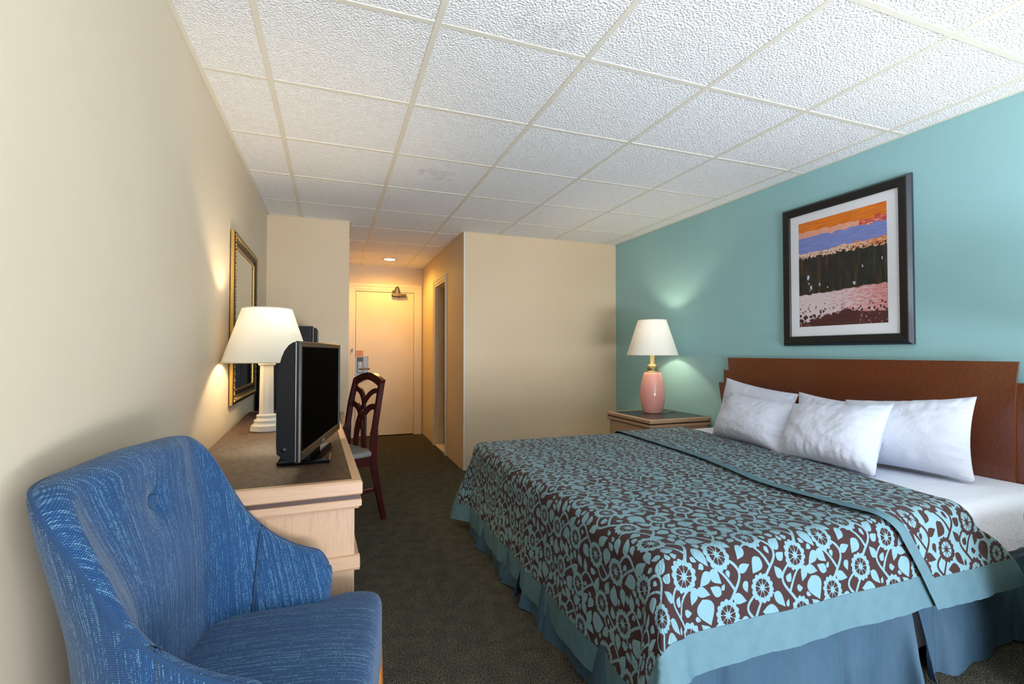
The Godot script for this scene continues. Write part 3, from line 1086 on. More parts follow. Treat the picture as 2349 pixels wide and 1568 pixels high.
func drape(p: float, q: float, off: float, wave: float, foot := true) -> Vector3:
	# where the point (p, q) of a cloth laid flat on the bed ends up when its edges hang down
	var r := 0.055
	var ex := maxf(0.0, (BX0 + r) - p) if foot else 0.0
	var ezn := maxf(0.0, q - (BZ1 - r))
	var ezf := maxf(0.0, (BZ0 + r) - q)
	var ez := maxf(ezn, ezf)
	var d := pow(pow(ex, 3.0) + pow(ez, 3.0), 1.0 / 3.0)
	var x := maxf(p, BX0 + r) if foot else p
	var z := clampf(q, BZ0 + r, BZ1 - r)
	var top := BT + off + 0.0022 * cloth_noise.get_noise_2d(p * 60.0, q * 60.0) + 0.004 * cloth_noise.get_noise_2d(p * 16.0 + 50.0, q * 16.0)
	if d <= 0.0:
		return Vector3(x, top, z)
	var rr := r + off
	var dir := Vector2(-ex, ez if ezn > 0.0 else -ez).normalized()
	var corner := 2.0 * minf(ex, ez) / maxf(ex + ez, 1e-6)
	var bend := r * PI / 2
	var o: float
	var down: float
	if d < bend:
		var a := d / r
		o = rr * sin(a)
		down = rr * (1.0 - cos(a))
	else:
		o = rr
		down = rr + d - bend
		var hang := d - bend
		# along the edge: gentle waves that grow towards the hem
		var s := p if ez > ex else q
		var k := clampf(hang / 0.3, 0.0, 1.3)
		o += (0.2 if ez > ex and ezn > 0.0 else 0.06) * hang * (1.0 if ex < 0.02 or ez < 0.02 else lerpf(1.0, 0.7, corner)) + wave * k * (sin(s * 15.0 + 0.6) * 0.55 + sin(s * 34.0 + 2.0) * 0.28 + cloth_noise.get_noise_2d(s * 120.0, 7.0) * 0.8)
		o += corner * hang * 0.34
		down -= corner * corner * hang * 0.12
	return Vector3(x + dir.x * o, top - down, z + dir.y * o)

func build_bed() -> void:
	cloth_noise.seed = 50
	cloth_noise.frequency = 0.1
	var mid := Vector3((BX0 + BX1) / 2, 0, (BZ0 + BZ1) / 2)
	var bed := thing("bed", "king size bed base and mattress with a steel blue pleated skirt", "bed", mid)
	var hx := (BX1 - BX0) / 2
	var hz := (BZ1 - BZ0) / 2
	boxpart(bed, "box_spring", Vector3(-hx + 0.03, 0.06, -hz + 0.03), Vector3(hx, 0.31, hz - 0.03), M.linen, 0.02)
	boxpart(bed, "mattress", Vector3(-hx + 0.012, 0.312, -hz + 0.012), Vector3(hx - 0.004, BT - 0.008, hz - 0.012), M.linen, 0.045)
	for s in [[-hx + 0.08, -hz + 0.08], [-hx + 0.08, hz - 0.08], [hx - 0.08, -hz + 0.08], [hx - 0.08, hz - 0.08]]:
		boxpart(bed, "leg", Vector3(s[0] - 0.025, 0, s[1] - 0.025), Vector3(s[0] + 0.025, 0.06, s[1] + 0.025), M.black_plastic, 0.003)
	# skirt panels: [start, end] along the edge, pleats, flare
	for e in [["near", BX0 - 0.01, 1.905, 0.0, 1.0], ["near", 1.93, BX1 - 0.01, 1.0, 0.0], ["foot", BZ0, -2.09, 0.0, 0.6], ["foot", -2.08, BZ1 + 0.0, 0.6, 0.0], ["far", BX0, BX1 - 0.02, 0.0, 0.0]]:
		var mb := MB.new()
		var f := func(u: float, v: float) -> Vector3:
			var s: float = lerpf(e[1], e[2], u)
			var k := 1.0 - v
			var ph := 9.0 if e[0] == "near" else 13.0
			var pl := sin(s * ph + 0.8)
			var out := 0.008 + k * ((0.02 if e[0] == "near" else 0.04) + 0.016 * pl + 0.010 * sin(s * 27.0 + 1.0) + 0.014 * cloth_noise.get_noise_2d(s * 45.0, v * 12.0))
			# box pleats: a sharp step every half metre
			var fr := fposmod(s * 2.05 + 0.28, 1.0)
			out -= 0.02 * exp(-pow((fr - 0.5) / 0.03, 2.0)) * (0.4 + 0.6 * k)
			# the loose ends by the split curl outwards
			out += k * 0.075 * e[4] * exp(-pow((1.0 - u) / 0.05, 2.0)) + k * 0.05 * e[3] * exp(-pow(u / 0.05, 2.0))
			var slide: float = k * (0.05 * e[4] * exp(-pow((1.0 - u) / 0.04, 2.0)) - 0.03 * e[3] * exp(-pow(u / 0.04, 2.0)))
			var y := lerpf(0.006 + 0.006 * sin(s * 8.0), 0.33, v)
			if e[0] == "near":
				return Vector3(s - slide, y, BZ1 - 0.012 + out) - mid
			if e[0] == "far":
				return Vector3(s, y, BZ0 + 0.012 - out) - mid
			return Vector3(BX0 + 0.012 - out, y, s - slide) - mid
		mb.grid(110, 14, f, func(u, v): return Vector2(u, v), true, e[0] == "near")
		part(bed, "skirt_panel", mb, M.skirt, "steel blue pleated bed skirt panel")
	# white sheet, seen at the head
	var sh := MB.new()
	sh.grid(46, 120, func(u: float, v: float) -> Vector3:
		var p := lerpf(1.98, BX1 - 0.004, u)
		var q := lerpf(BZ0 - 0.14, BZ1 + 0.155, v)
		var o := drape(p, q, 0.003, 0.006, false)
		var hang := maxf(0.0, BT - 0.06 - o.y) * smoothstep(2.3, 2.6, p)
		o.z += (0.05 * hang * sin(p * 46.0) + 0.05 * hang * sin(p * 19.0 + 1.0)) * (1.0 if q > -2.0 else -1.0)
		return o
	, func(u, v): return Vector2(u * 1.3, v * 2.4), true, true)
	single("bed_sheet", sh, M.linen, "smooth white bed sheet bare between the turned-down coverlet and headboard", "sheet")
	# coverlet
	var T := 0.425
	var L_foot := 0.522
	var L_near := 0.315
	var L_far := 0.36
	var pmin := BX0 - L_foot + 0.055
	var qmax := BZ1 + L_near - 0.055
	var qmin := BZ0 - L_far + 0.055
	var band := 0.098
	var crease := [[-3.3, 2.52], [-2.95, 2.52], [-1.88, 2.37], [-1.45, 2.30], [-1.19, 2.25], [-1.10, 2.27], [-1.03, 2.38], [-0.95, 2.46], [-0.87, 2.50]]
	var flap := [[-3.3, 1.95], [-2.88, 1.922], [-2.13, 1.86], [-1.54, 1.755], [-1.2, 1.775], [-1.10, 1.84], [-0.98, 1.90], [-0.84, 1.955]]
	var cov := thing("coverlet", "brown coverlet with light blue flowers and vines, turned down at the head", "bedspread", Vector3.ZERO)
	var uv := func(p: float, q: float) -> Vector2: return Vector2(p, q) / T
	var piece := func(called: String, m: Material, nu: int, nv: int, pf: Callable, qa: float, qb: float, off: float, label: String, fold := 0.0) -> void:
		var mb := MB.new()
		var at := func(u: float, v: float) -> Vector3:
			var q := lerpf(qa, qb, v)
			var p: float = pf.call(u, q)
			var o := off
			if fold > 0.0:
				# the flap rises from the fold at the head
				o = off - fold * pow(clampf((u - 0.955) / 0.045, 0, 1), 2.0)
			return drape(p, q, o, 0.008)
		mb.grid(nu, nv, at, func(u, v):
			var q := lerpf(qa, qb, v)
			return uv.call(pf.call(u, q), q)
		, true, true)
		part(cov, called, mb, m, label)
	var pa := pmin + band
	piece.call("main_panel", M.print, 150, 170, func(u, q): return lerpf(pa, lerp_table(crease, q), u), qmin + band, qmax - band, 0.010, "brown cloth with light blue flower and vine weave")
	piece.call("hem_band", M.band, 8, 190, func(u, _q): return lerpf(pmin, pa, u), qmin, qmax, 0.011, "plain light blue hem")
	piece.call("hem_band", M.band, 120, 8, func(u, q): return lerpf(pa, lerp_table(crease, q), u), qmax - band, qmax, 0.011, "plain light blue hem")
	piece.call("hem_band", M.band, 120, 8, func(u, q): return lerpf(pa, lerp_table(crease, q), u), qmin, qmin + band, 0.011, "plain light blue hem")
	var fb := 0.05
	piece.call("turned_flap", M.print_back, 44, 190, func(u, q): return lerpf(lerp_table(flap, q) + fb, lerp_table(crease, q), u), qmin + band + 0.02, qmax - band + 0.006, 0.024, "reverse side, light blue with brown flowers", 0.014)
	piece.call("flap_band", M.band, 6, 210, func(u, q): return lerpf(lerp_table(flap, q), lerp_table(flap, q) + fb, u), qmin + 0.02, qmax + 0.006, 0.025, "plain light blue edge of the turned flap")
	piece.call("flap_hem", M.band, 44, 8, func(u, q): return lerpf(lerp_table(flap, q) + fb, lerp_table(crease, q), u), qmax - band + 0.006, qmax + 0.006, 0.0245, "plain light blue hem of the turned flap", 0.012)

func build_pillows() -> void:
	# corners: bottom far, bottom near, top far, top near; thickness
	var sets := [
		["white pillow leaning on the headboard at the nightstand with the pink lamp, half hidden", Vector3(2.66, 0.585, -2.86), Vector3(2.66, 0.585, -2.24), Vector3(2.775, 0.965, -2.85), Vector3(2.775, 0.89, -2.25), 0.13, 1],
		["white pillow half hidden behind the middle front pillow, only its top edge showing", Vector3(2.66, 0.585, -2.22), Vector3(2.64, 0.585, -1.70), Vector3(2.775, 0.905, -2.25), Vector3(2.765, 0.87, -1.74), 0.12, 2],
		["puffy white pillow with a pointed upper corner, bare sheet in front of it", Vector3(2.54, 0.58, -1.90), Vector3(2.66, 0.58, -1.30), Vector3(2.70, 0.89, -1.90), Vector3(2.735, 0.955, -1.325), 0.165, 3],
		["white front pillow with a fold across its upper corner, nearest the pink lamp", Vector3(2.48, 0.58, -2.69), Vector3(2.38, 0.58, -2.05), Vector3(2.60, 0.875, -2.62), Vector3(2.61, 0.85, -2.07), 0.19, 4],
		["white front pillow in the middle, overlapping both its neighbours", Vector3(2.37, 0.58, -2.07), Vector3(2.35, 0.58, -1.52), Vector3(2.565, 0.85, -2.12), Vector3(2.62, 0.90, -1.60), 0.175, 5],
	]
	for s in sets:
		var n := FastNoiseLite.new()
		n.seed = s[6]
		n.frequency = 0.7
		var mb := MB.new()
		var bl: Vector3 = s[1]
		var br: Vector3 = s[2]
		var tl: Vector3 = s[3]
		var tr: Vector3 = s[4]
		var c := (bl + br + tl + tr) / 4.0
		var nrm := (br - bl).cross(tl - bl).normalized()
		if nrm.x > 0.0:
			nrm = -nrm
		for face in [1.0, -1.0]:
			mb.grid(44, 34, func(u: float, v: float) -> Vector3:
				var a := u * 2.0 - 1.0
				var b := v * 2.0 - 1.0
				# the seams bow in between the corners
				var pin := 1.0 - 0.085 * (1.0 - a * a) * absf(b)
				var pin2 := 1.0 - 0.07 * (1.0 - b * b) * absf(a)
				var p := bl.lerp(br, 0.5 + 0.5 * a * pin2).lerp(tl.lerp(tr, 0.5 + 0.5 * a * pin2), 0.5 + 0.5 * b * pin)
				var k := pow(maxf(0.0, 1.0 - pow(absf(a), 3.2)), 0.62) * pow(maxf(0.0, 1.0 - pow(absf(b), 2.8)), 0.62)
				var th: float = s[5] * 0.5 * k * (1.08 - 0.16 * b)
				# puckers by the seams and soft dents
				var e := maxf(absf(a), absf(b))
				var puck := 0.020 * pow(e, 3.0) * (1.0 - pow(e, 12.0)) * (n.get_noise_2d(a * 1.2 + face * 9.0, b * 9.0) if absf(a) > absf(b) else n.get_noise_2d(a * 9.0, b * 1.2 + face * 9.0))
				puck += 0.011 * k * n.get_noise_2d(a * 1.5 + b * 0.8 + face * 4.0, b * 1.8 - a * 0.7)
				puck += 0.004 * k * (1.0 - absf(n.get_noise_2d(a * 2.0 + b * 1.4 + 20.0, b * 1.1 - a * 0.3)) * 3.0)
				return p + nrm * face * (th + puck * signf(k)) - c
			, func(u, v): return Vector2(u, v), true, face > 0.0)
		var o := single("pillow", mb, M.linen, s[0], "pillow", "", "white pillows at the head of the bed")
		o.position = c

func build_headboard() -> void:
	var h := thing("headboard", "dark mahogany veneer headboard stepped outwards in three layers", "headboard", Vector3(2.9, 0.30, -2.1))
	var at := func(p: Vector2, d: float) -> Vector3: return Vector3(d, p.y - 0.30, p.x)
	# [half outline from the top centre down], front face, back face
	for l in [
		[[[0.853, 1.113], [0.843, 1.03], [0.836, 0.92], [0.832, 0.75], [0.832, 0.30]], -0.013, 0.0, "front_panel"],
		[[[0.908, 1.016], [0.908, 0.30]], 0.0, 0.012, "middle_panel"],
		[[[0.974, 0.915], [0.955, 0.80], [0.935, 0.70], [0.915, 0.585], [0.905, 0.45], [0.90, 0.30]], 0.012, 0.024, "rear_panel"]]:
		var poly := PackedVector2Array()
		for p in l[0]:
			poly.append(Vector2(p[0], p[1]))
		var half: Array = l[0].duplicate()
		half.reverse()
		for p in half:
			poly.append(Vector2(-p[0], p[1]))
		var mb := MB.new()
		mb.prism(poly, at, l[1], l[2])
		part(h, l[3], mb, M.mahogany)
	for z in [-0.6, 0.6]:
		boxpart(h, "bracket", Vector3(0.024, 0.2, z - 0.1), Vector3(0.0345, 0.3, z + 0.1), M.steel, 0.001)

func build_picture() -> void:
	var z0 := -2.475
	var z1 := -1.68
	var y0 := 1.198
	var y1 := 2.126
	var c := Vector3(XR, (y0 + y1) / 2, (z0 + z1) / 2)
	var f := thing("framed_picture", "black framed abstract print with orange, lavender and dark bands on teal wall", "picture", c)
	var hz := (z1 - z0) / 2
	var hy := (y1 - y0) / 2
	var out := Vector3(-1, 0, 0)
	var slope := [Vector2(0, 0), Vector2(0.0, 0.016), Vector2(0.003, 0.020), Vector2(0.014, 0.034), Vector2(0.014, 0.0)]
	var flat := [Vector2(0.014, 0), Vector2(0.014, 0.034), Vector2(0.02, 0.036), Vector2(0.058, 0.030), Vector2(0.062, 0.024), Vector2(0.062, 0.0)]
	var cs := [Vector3(0, -hy, -hz), Vector3(0, hy, -hz), Vector3(0, hy, hz), Vector3(0, -hy, hz)]
	var inw := [Vector3(0, 0, 1), Vector3(0, -1, 0), Vector3(0, 0, -1), Vector3(0, 1, 0)]
	for i in 4:
		var mb := MB.new()
		mb.rail(flat, cs[i], cs[(i + 1) % 4], inw[i], out)
		var r := part(f, "frame_rail", mb, M.frame_black)
		var ms := MB.new()
		ms.rail(slope, cs[i], cs[(i + 1) % 4], inw[i], out)
		part(r, "frame_slope", ms, M.frame_slope)
	var m := MB.new()
	m.box(Vector3(-0.018, -hy + 0.055, -hz + 0.055), Vector3(-0.002, hy - 0.055, hz - 0.055), 0.0005)
	part(f, "mat_board", m, M.mat_board, "white mat board")
	var pz0 := -2.352 - c.z
	var pz1 := -1.804 - c.z
	var py0 := 1.322 - c.y
	var py1 := 2.008 - c.y
	var p := MB.new()
	p.quad(Vector3(-0.0186, py1, pz0), Vector3(-0.0186, py1, pz1), Vector3(-0.0186, py0, pz1), Vector3(-0.0186, py0, pz0), -1, Vector2(0, 0), Vector2(1, 0), Vector2(1, 1), Vector2(0, 1))
	part(f, "art_print", p, M.art, "abstract print of torn colour bands")

# ------------------------------------------------------------------ case furniture
func edge_top(parent: Node3D, lo: Vector2, hi: Vector2, top: float, thick: Array, surface: Material, sub_along_z: Material, sub_along_x: Material, back := -1) -> void:
	# a top with a wooden rim, a dark inlaid strip and a lower rim; thick: heights of rim, strip, lower rim
	var y := top
	var rim_w := 0.03
	boxpart(parent, "top_surface", Vector3(lo.x + (rim_w - 0.002 if back != 3 else 0.001), top - 0.02, lo.y + rim_w - 0.002), Vector3(hi.x - (rim_w - 0.002 if back != 1 else 0.001), top - 0.0012, hi.y - rim_w + 0.002), surface, 0.0005)
	var cs := [Vector3(lo.x, 0, lo.y), Vector3(hi.x, 0, lo.y), Vector3(hi.x, 0, hi.y), Vector3(lo.x, 0, hi.y)]
	var inw := [Vector3(0, 0, 1), Vector3(-1, 0, 0), Vector3(0, 0, -1), Vector3(1, 0, 0)]
	var t0: float = thick[0]
	var t1: float = thick[1]
	var t2: float = thick[2]
	for i in 4:
		var m := sub_along_x if i % 2 == 0 else sub_along_z
		var a := MB.new()
		a.rail([Vector2(0.0, y - t0 + 0.004), Vector2(0.0, y - 0.006), Vector2(0.006, y), Vector2(rim_w, y), Vector2(rim_w, y - t0), Vector2(0.004, y - t0)], cs[i], cs[(i + 1) % 4], inw[i], Vector3.UP)
		if i != back:          # the surface runs to the wall at the back
			part(parent, "rim", a, m)
		var s := MB.new()
		s.rail([Vector2(0.007, y - t0 - t1), Vector2(0.007, y - t0), Vector2(rim_w, y - t0), Vector2(rim_w, y - t0 - t1)], cs[i], cs[(i + 1) % 4], inw[i], Vector3.UP)
		part(parent, "inlay_strip", s, M.inlay, "dark brown inlaid strip")
		var yb := y - t0 - t1
		var b := MB.new()
		b.rail([Vector2(0.002, yb - t2 * 0.72), Vector2(0.002, yb - 0.003), Vector2(0.005, yb), Vector2(rim_w, yb), Vector2(rim_w, yb - t2), Vector2(0.010, yb - t2), Vector2(0.008, yb - t2 * 0.72)], cs[i], cs[(i + 1) % 4], inw[i], Vector3.UP)
		part(parent, "lower_rim", b, m)

func pull(parent: Node3D, c: Vector3, along: Vector3, out: Vector3) -> void:
	var mb := MB.new()
	var pts := []
	for i in 9:
		var u := i / 8.0 * 2.0 - 1.0
		pts.append(c + along * 0.045 * u + out * (0.024 * (1.0 - pow(absf(u), 3.0)) + 0.002) + Vector3(0, -0.006 * (1.0 - u * u), 0))
	mb.tube(pts, [0.006, 0.0045, 0.004, 0.0045, 0.006, 0.0045, 0.004, 0.0045, 0.006], 8)
	part(parent, "handle", mb, M.gold_pull, "brass bow handle")

func build_desk() -> void:
	var W := 0.552
	var L := 2.14
	var d := thing("dresser_desk", "long pale maple dresser desk with brown laminate top along the cream wall", "desk", Vector3(0.092, 0, -1.602), 0.0314)
	var top := 0.752
	edge_top(d, Vector2(-W, -L), Vector2(0, 0), top, [0.044, 0.014, 0.030], M.laminate, M.maple_z, M.maple_x, 3)
	var yb := top - 0.088
	var x0 := -W + 0.012
	var x1 := -0.022
	# near pedestal with drawers that face the bed; knee space at the far end
	var pz := -1.20
	boxpart(d, "end_panel", Vector3(x0, 0.0, -0.042), Vector3(x1, yb, -0.020), M.maple_y, 0.002)
	boxpart(d, "partition", Vector3(x0, 0.0, pz), Vector3(x1 - 0.02, yb, pz + 0.022), M.maple_y, 0.002)
	boxpart(d, "end_panel", Vector3(x0, 0.0, -L + 0.012), Vector3(x1 - 0.02, yb, -L + 0.034), M.maple_y, 0.002)
	boxpart(d, "back_panel", Vector3(x0, 0.06, -L + 0.034), Vector3(x0 + 0.012, yb, -0.042), M.maple_z, 0.001)
	boxpart(d, "bottom_panel", Vector3(x0 + 0.012, 0.05, pz + 0.022), Vector3(x1 - 0.03, 0.07, -0.042), M.maple_z, 0.001)
	boxpart(d, "plinth", Vector3(x1 - 0.05, 0.0, pz + 0.022), Vector3(x1 - 0.03, 0.05, -0.042), M.maple_z, 0.001)
	boxpart(d, "apron", Vector3(x1 - 0.05, yb - 0.09, -L + 0.034), Vector3(x1 - 0.03, yb, pz), M.maple_z, 0.002)
	# a moulding round the case at half height
	var my := 0.47
	var mp := [Vector2(0, 0), Vector2(0.006, 0.0), Vector2(0.009, 0.008), Vector2(0.016, 0.010), Vector2(0.016, 0.034), Vector2(0.008, 0.044), Vector2(0, 0.048)]
	var md := MB.new()
	md.prism(PackedVector2Array(mp), func(p: Vector2, t: float) -> Vector3: return Vector3(t, my + p.y, -0.020 + p.x), x0, x1 + 0.016)
	part(d, "moulding", md, M.maple_x, "slim wooden moulding")
	var mf := MB.new()
	mf.prism(PackedVector2Array(mp), func(p: Vector2, t: float) -> Vector3: return Vector3(x1 + p.x, my + p.y, t), pz, -0.020)
	part(d, "moulding", mf, M.maple_z, "slim wooden moulding")
	for k in 2:
		for r in [[0.075, 0.265], [0.272, my - 0.004], [my + 0.052, yb - 0.004]]:
			var za := -0.046 - k * 0.577
			var dr := boxpart(d, "drawer", Vector3(x1 - 0.03, r[0], za - 0.57), Vector3(x1 - 0.002, r[1], za), M.maple_z, 0.003)
			pull(dr, Vector3(x1 - 0.002, (r[0] + r[1]) / 2, za - 0.285), Vector3(0, 0, 1), Vector3(1, 0, 0))

func build_nightstand(label: String, at: Vector3) -> Node3D:
	# faces -x; the origin is at the middle of its base
	var n := thing("nightstand", label, "nightstand", at, 0, "maple nightstands beside the bed")
	var hx := 0.30
	var hz := 0.32
	var top := 0.622
	edge_top(n, Vector2(-hx, -hz), Vector2(hx, hz), top, [0.030, 0.012, 0.026], M.dark_top, M.maple_z, M.maple_x, 1)
	var yb := top - 0.068
	boxpart(n, "side_panel", Vector3(-hx + 0.02, 0, hz - 0.04), Vector3(hx - 0.01, yb, hz - 0.02), M.maple_x, 0.002)
	boxpart(n, "side_panel", Vector3(-hx + 0.02, 0, -hz + 0.02), Vector3(hx - 0.01, yb, -hz + 0.04), M.maple_x, 0.002)
	boxpart(n, "back_panel", Vector3(hx - 0.024, 0.04, -hz + 0.04), Vector3(hx - 0.012, yb, hz - 0.04), M.maple_z, 0.001)
	boxpart(n, "plinth", Vector3(-hx + 0.035, 0, -hz + 0.04), Vector3(-hx + 0.055, 0.08, hz - 0.04), M.maple_z, 0.001)
	for r in [[yb - 0.135, yb - 0.006], [0.09, yb - 0.145]]:
		var dr := boxpart(n, "drawer", Vector3(-hx + 0.018, r[0], -hz + 0.043), Vector3(-hx + 0.04, r[1], hz - 0.043), M.maple_z, 0.003)
		pull(dr, Vector3(-hx + 0.018, (r[0] + r[1]) / 2, 0), Vector3(0, 0, 1), Vector3(-1, 0, 0))
	return n

func build_nightstands() -> void:
	build_nightstand("pale maple nightstand with black top carrying the pink lamp", Vector3(2.632, 0, -3.50))
	build_nightstand("pale maple nightstand standing beside the bare white sheet edge", Vector3(2.47, 0, -0.615))

# ------------------------------------------------------------------ armchair
func build_armchair() -> void:
	var ang := atan2(-0.156, 0.988)       # local +x is the way the chair faces
	var a := thing("armchair", "blue tweed upholstered armchair with a buttoned back and low scooped arms", "armchair", Vector3(-0.394, 0, -1.290), ang)
	# shell: arms and back in one sweep. s runs from the near arm tip (+z) round the back to the far arm tip
	var plan := func(s: float) -> Array:
		# [x, z] of the middle line at seat height, and the outward normal
		var hw := 0.258
		var r := 0.13
		var front := 0.345
		var back := 0.03
		var straight := front - back - r
		var arc := PI / 2 * r
		var flat := 2.0 * (hw - r)
		var total := 2.0 * straight + 2.0 * arc + flat
		var d := s * total
		if d < straight:
			return [front - d, hw, 0.0, 1.0]
		d -= straight
		if d < arc:
			var k := d / r
			return [back + r - sin(k) * r, hw - r + cos(k) * r, -sin(k), cos(k)]
		d -= arc
		if d < flat:
			return [back, hw - r - d, -1.0, 0.0]
		d -= flat
		if d < arc:
			var k := d / r
			return [back + r - cos(k) * r, -(hw - r) - sin(k) * r, -cos(k), -sin(k)]
		d -= arc
		return [back + r + d, -hw, 0.0, -1.0]
	var height := func(s: float) -> float:
		var e := minf(s, 1.0 - s)          # 0 at an arm tip, 0.5 at the middle of the back
		return lerp_table([[0.0, 0.570], [0.0141, 0.577], [0.0706, 0.595], [0.1224, 0.62], [0.1742, 0.66], [0.195, 0.686], [0.217, 0.728], [0.238, 0.79], [0.2596, 0.86], [0.28, 0.907], [0.302, 0.93], [0.34, 0.937], [0.5, 0.945]], e)
	var base := 0.26
	# one point of the shell: w runs round the section, inside bottom -> top -> outside bottom
	var at := func(s: float, w: float) -> Vector3:
		var pl: Array = plan.call(s)
		var e := minf(s, 1.0 - s)
		var h: float = height.call(s)
		var backness := smoothstep(0.21, 0.36, e)
		# the wings are thin at the rim and fill out below, so the inside is one scoop
		var th := lerpf(0.032, 0.084, backness)
		var low := lerpf(0.080, 0.090, backness)
		var face := lerpf(0.031, 0.042, backness)    # the outer face
		var ri := lerpf(0.018, 0.038, backness)      # roundings of the inner and the outer top edge
		var ro := lerpf(0.010, 0.030, backness)
		var y: float
		var o: float
		if w < 0.42:
			y = lerpf(base, h - ri, w / 0.42)
			o = face - lerpf(th, low, sin(clampf((h - ri - y) / 0.24, 0, 1) * PI / 2))
		elif w < 0.58:
			var k := (w - 0.42) / 0.16
			if k < 0.42:
				var ta := k / 0.42 * PI / 2
				y = h - ri + sin(ta) * ri
				o = face - th + ri - cos(ta) * ri
			elif k < 0.68:
				y = h
				o = lerpf(face - th + ri, face - ro, (k - 0.42) / 0.26)
			else:
				var tb := (k - 0.68) / 0.32 * PI / 2
				y = h - ro + cos(tb) * ro
				o = face - ro + sin(tb) * ro
		else:
			y = lerpf(h - ro, base, (w - 0.58) / 0.42)
			o = face
		# the back leans out, the arms a little too; the inside is plump
		var lean := lerpf(0.065, 0.105, backness)
		var rise := y - 0.45
		var off := o + lean * rise
		# round at the seat, square at the upper corners
		off += 0.036 * smoothstep(0.6, 0.92, y) * pow(2.0 * pl[2] * pl[3], 2.0)
		if w < 0.46:
			off -= 0.016 * backness * exp(-pow((y - 0.66) / 0.15, 2.0))
			# buttoned dimple
			var du := (s - 0.5) * 1.06
			var dv := y - 0.825
			off += 0.020 * exp(-(du * du + dv * dv) / 0.0007) + 0.008 * exp(-(du * du + dv * dv) / 0.005)
		# arm tips round off
		var tip := clampf(e / 0.03, 0.0, 1.0)
		var sh := 1.0 - 0.10 * (1.0 - tip) * (1.0 - tip)
		y = base + (y - base) * lerpf(1.0, sh, clampf((y - 0.45) * 8.0, 0, 1))
		return Vector3(pl[0] + pl[2] * off, y, pl[1] + pl[3] * off)
	var N := 120
	var K := 100
	# three panels with seams between them: near arm, back, far arm
	var seams := [0.0, 0.172, 0.828, 1.0]
	for k in 3:
		var mb := MB.new()
		var s0: float = seams[k]
		var s1: float = seams[k + 1]
		var nu := int(N * (s1 - s0)) + 4
		mb.grid(nu, K, func(u: float, w: float) -> Vector3:
			var s := lerpf(s0, s1, u)
			var p: Vector3 = at.call(s, w)
			# cloth dips into the seams
			var sd := minf(absf(s - 0.172), absf(s - 0.828))
			var pl: Array = plan.call(s)
			var dip := 0.006 * exp(-pow(sd / 0.006, 2.0)) * (1.0 if w < 0.5 else -1.0)
			return p + Vector3(pl[2], 0, pl[3]) * dip
		, func(u, w):
			# the warp runs up the back and up the inside of the arms
			var p: Vector3 = at.call(lerpf(s0, s1, u), w)
			return Vector2(p.z + p.x * clampf(p.z / 0.1, -1, 1), p.y - p.x) / 0.72, true, true)
		# close the arm tips
		if k != 1:
			var s_tip := 0.0 if k == 0 else 1.0
			var mid_pts := []
			for j in K + 1:
				mid_pts.append(at.call(s_tip, float(j) / K))
			var g := mb.sg()
			var bulge := Vector3(0.016, 0, 0)
			var from := mb.v.size()
			for j in K / 2:
				var p0: Vector3 = mid_pts[j]
				var p1: Vector3 = mid_pts[j + 1]
				var q0: Vector3 = mid_pts[K - j]
				var q1: Vector3 = mid_pts[K - j - 1]
				var m0 := (p0 + q0) / 2 + bulge * clampf(p0.distance_to(q0) / 0.04, 0, 1)
				var m1 := (p1 + q1) / 2 + bulge * clampf(p1.distance_to(q1) / 0.04, 0, 1)
				for qd in [[p0, p1, m1, m0], [m0, m1, q1, q0]]:
					var uvs := []
					for pt in qd:
						uvs.append(Vector2(pt.z, pt.y) / 0.72)
					mb.quad(qd[0], qd[1], qd[2], qd[3], g, uvs[0], uvs[1], uvs[2], uvs[3])
			if k == 1:
				mb.flip(from)
		part(a, "back_cushion" if k == 1 else "arm", mb, M.tweed)
	# welt along the outer edge
	var pts := []
	for i in 121:
		var s := i / 120.0
		pts.append(at.call(s, 0.556))
	var wl := MB.new()
	wl.tube(pts, [0.0042], 8)
	part(a, "welt", wl, M.tweed, "blue corded welt along the outer edge")
	# seams where the arms are sewn to the back
	for k in [0.172, 0.828]:
		var sp := []
		for i in 30:
			sp.append(at.call(k, lerpf(0.12, 0.46, i / 29.0)))
		var sm := MB.new()
		sm.tube(sp, [0.0022], 6)
		part(a, "seam", sm, M.tweed, "sewn seam between arm and back")
	# button
	var bt := MB.new()
	var bp: Vector3 = at.call(0.5, 0.42 * (0.825 - base) / (0.944 - 0.038 - base))
	bt.xf = Transform3D(Basis(Vector3(0, 0, 1), -PI / 2 + 0.1), bp + Vector3(0.007, 0, 0))
	bt.lathe([Vector2(0.013, -0.004), Vector2(0.0145, 0.003), Vector2(0.012, 0.008), Vector2(0.007, 0.011), Vector2(0.0, 0.012)], 20)
	part(a, "button", bt, M.tweed, "covered button")
	# seat cushion: wider in front of the arms
	var st := MB.new()
	var seat := func(u: float, v: float) -> Vector3:
		var th := u * TAU
		var ph := (v - 0.5) * PI
		var sp := func(x: float, e: float) -> float: return signf(x) * pow(absf(x), e)
		var cx: float = sp.call(cos(th), 0.2)
		var cz: float = sp.call(sin(th), 0.2)
		var cp: float = sp.call(cos(ph), 0.24)
		var sy: float = sp.call(sin(ph), 0.24)
		var x := 0.275 + 0.228 * cx * cp
		var wide := 0.255 + 0.068 * smoothstep(0.30, 0.40, x)
		var z := wide * cz * cp
		var y := 0.356 + 0.098 * sy
		if sy > 0.0:
			y += 0.016 * (1.0 - pow(z / 0.33, 2.0)) * (1.0 - pow((x - 0.275) / 0.24, 2.0))
		return Vector3(x, y, z)
	var from := st.v.size()
	st.grid(96, 48, seat, func(u, v):
		var p: Vector3 = seat.call(u, v)
		return Vector2(p.z + (0.446 - p.y if p.y < 0.43 else 0.0) * 0.0, p.x - (p.y if p.y < 0.43 else 0.43)) / 0.72, true)
	st.close(from)
	part(a, "seat", st, M.tweed)
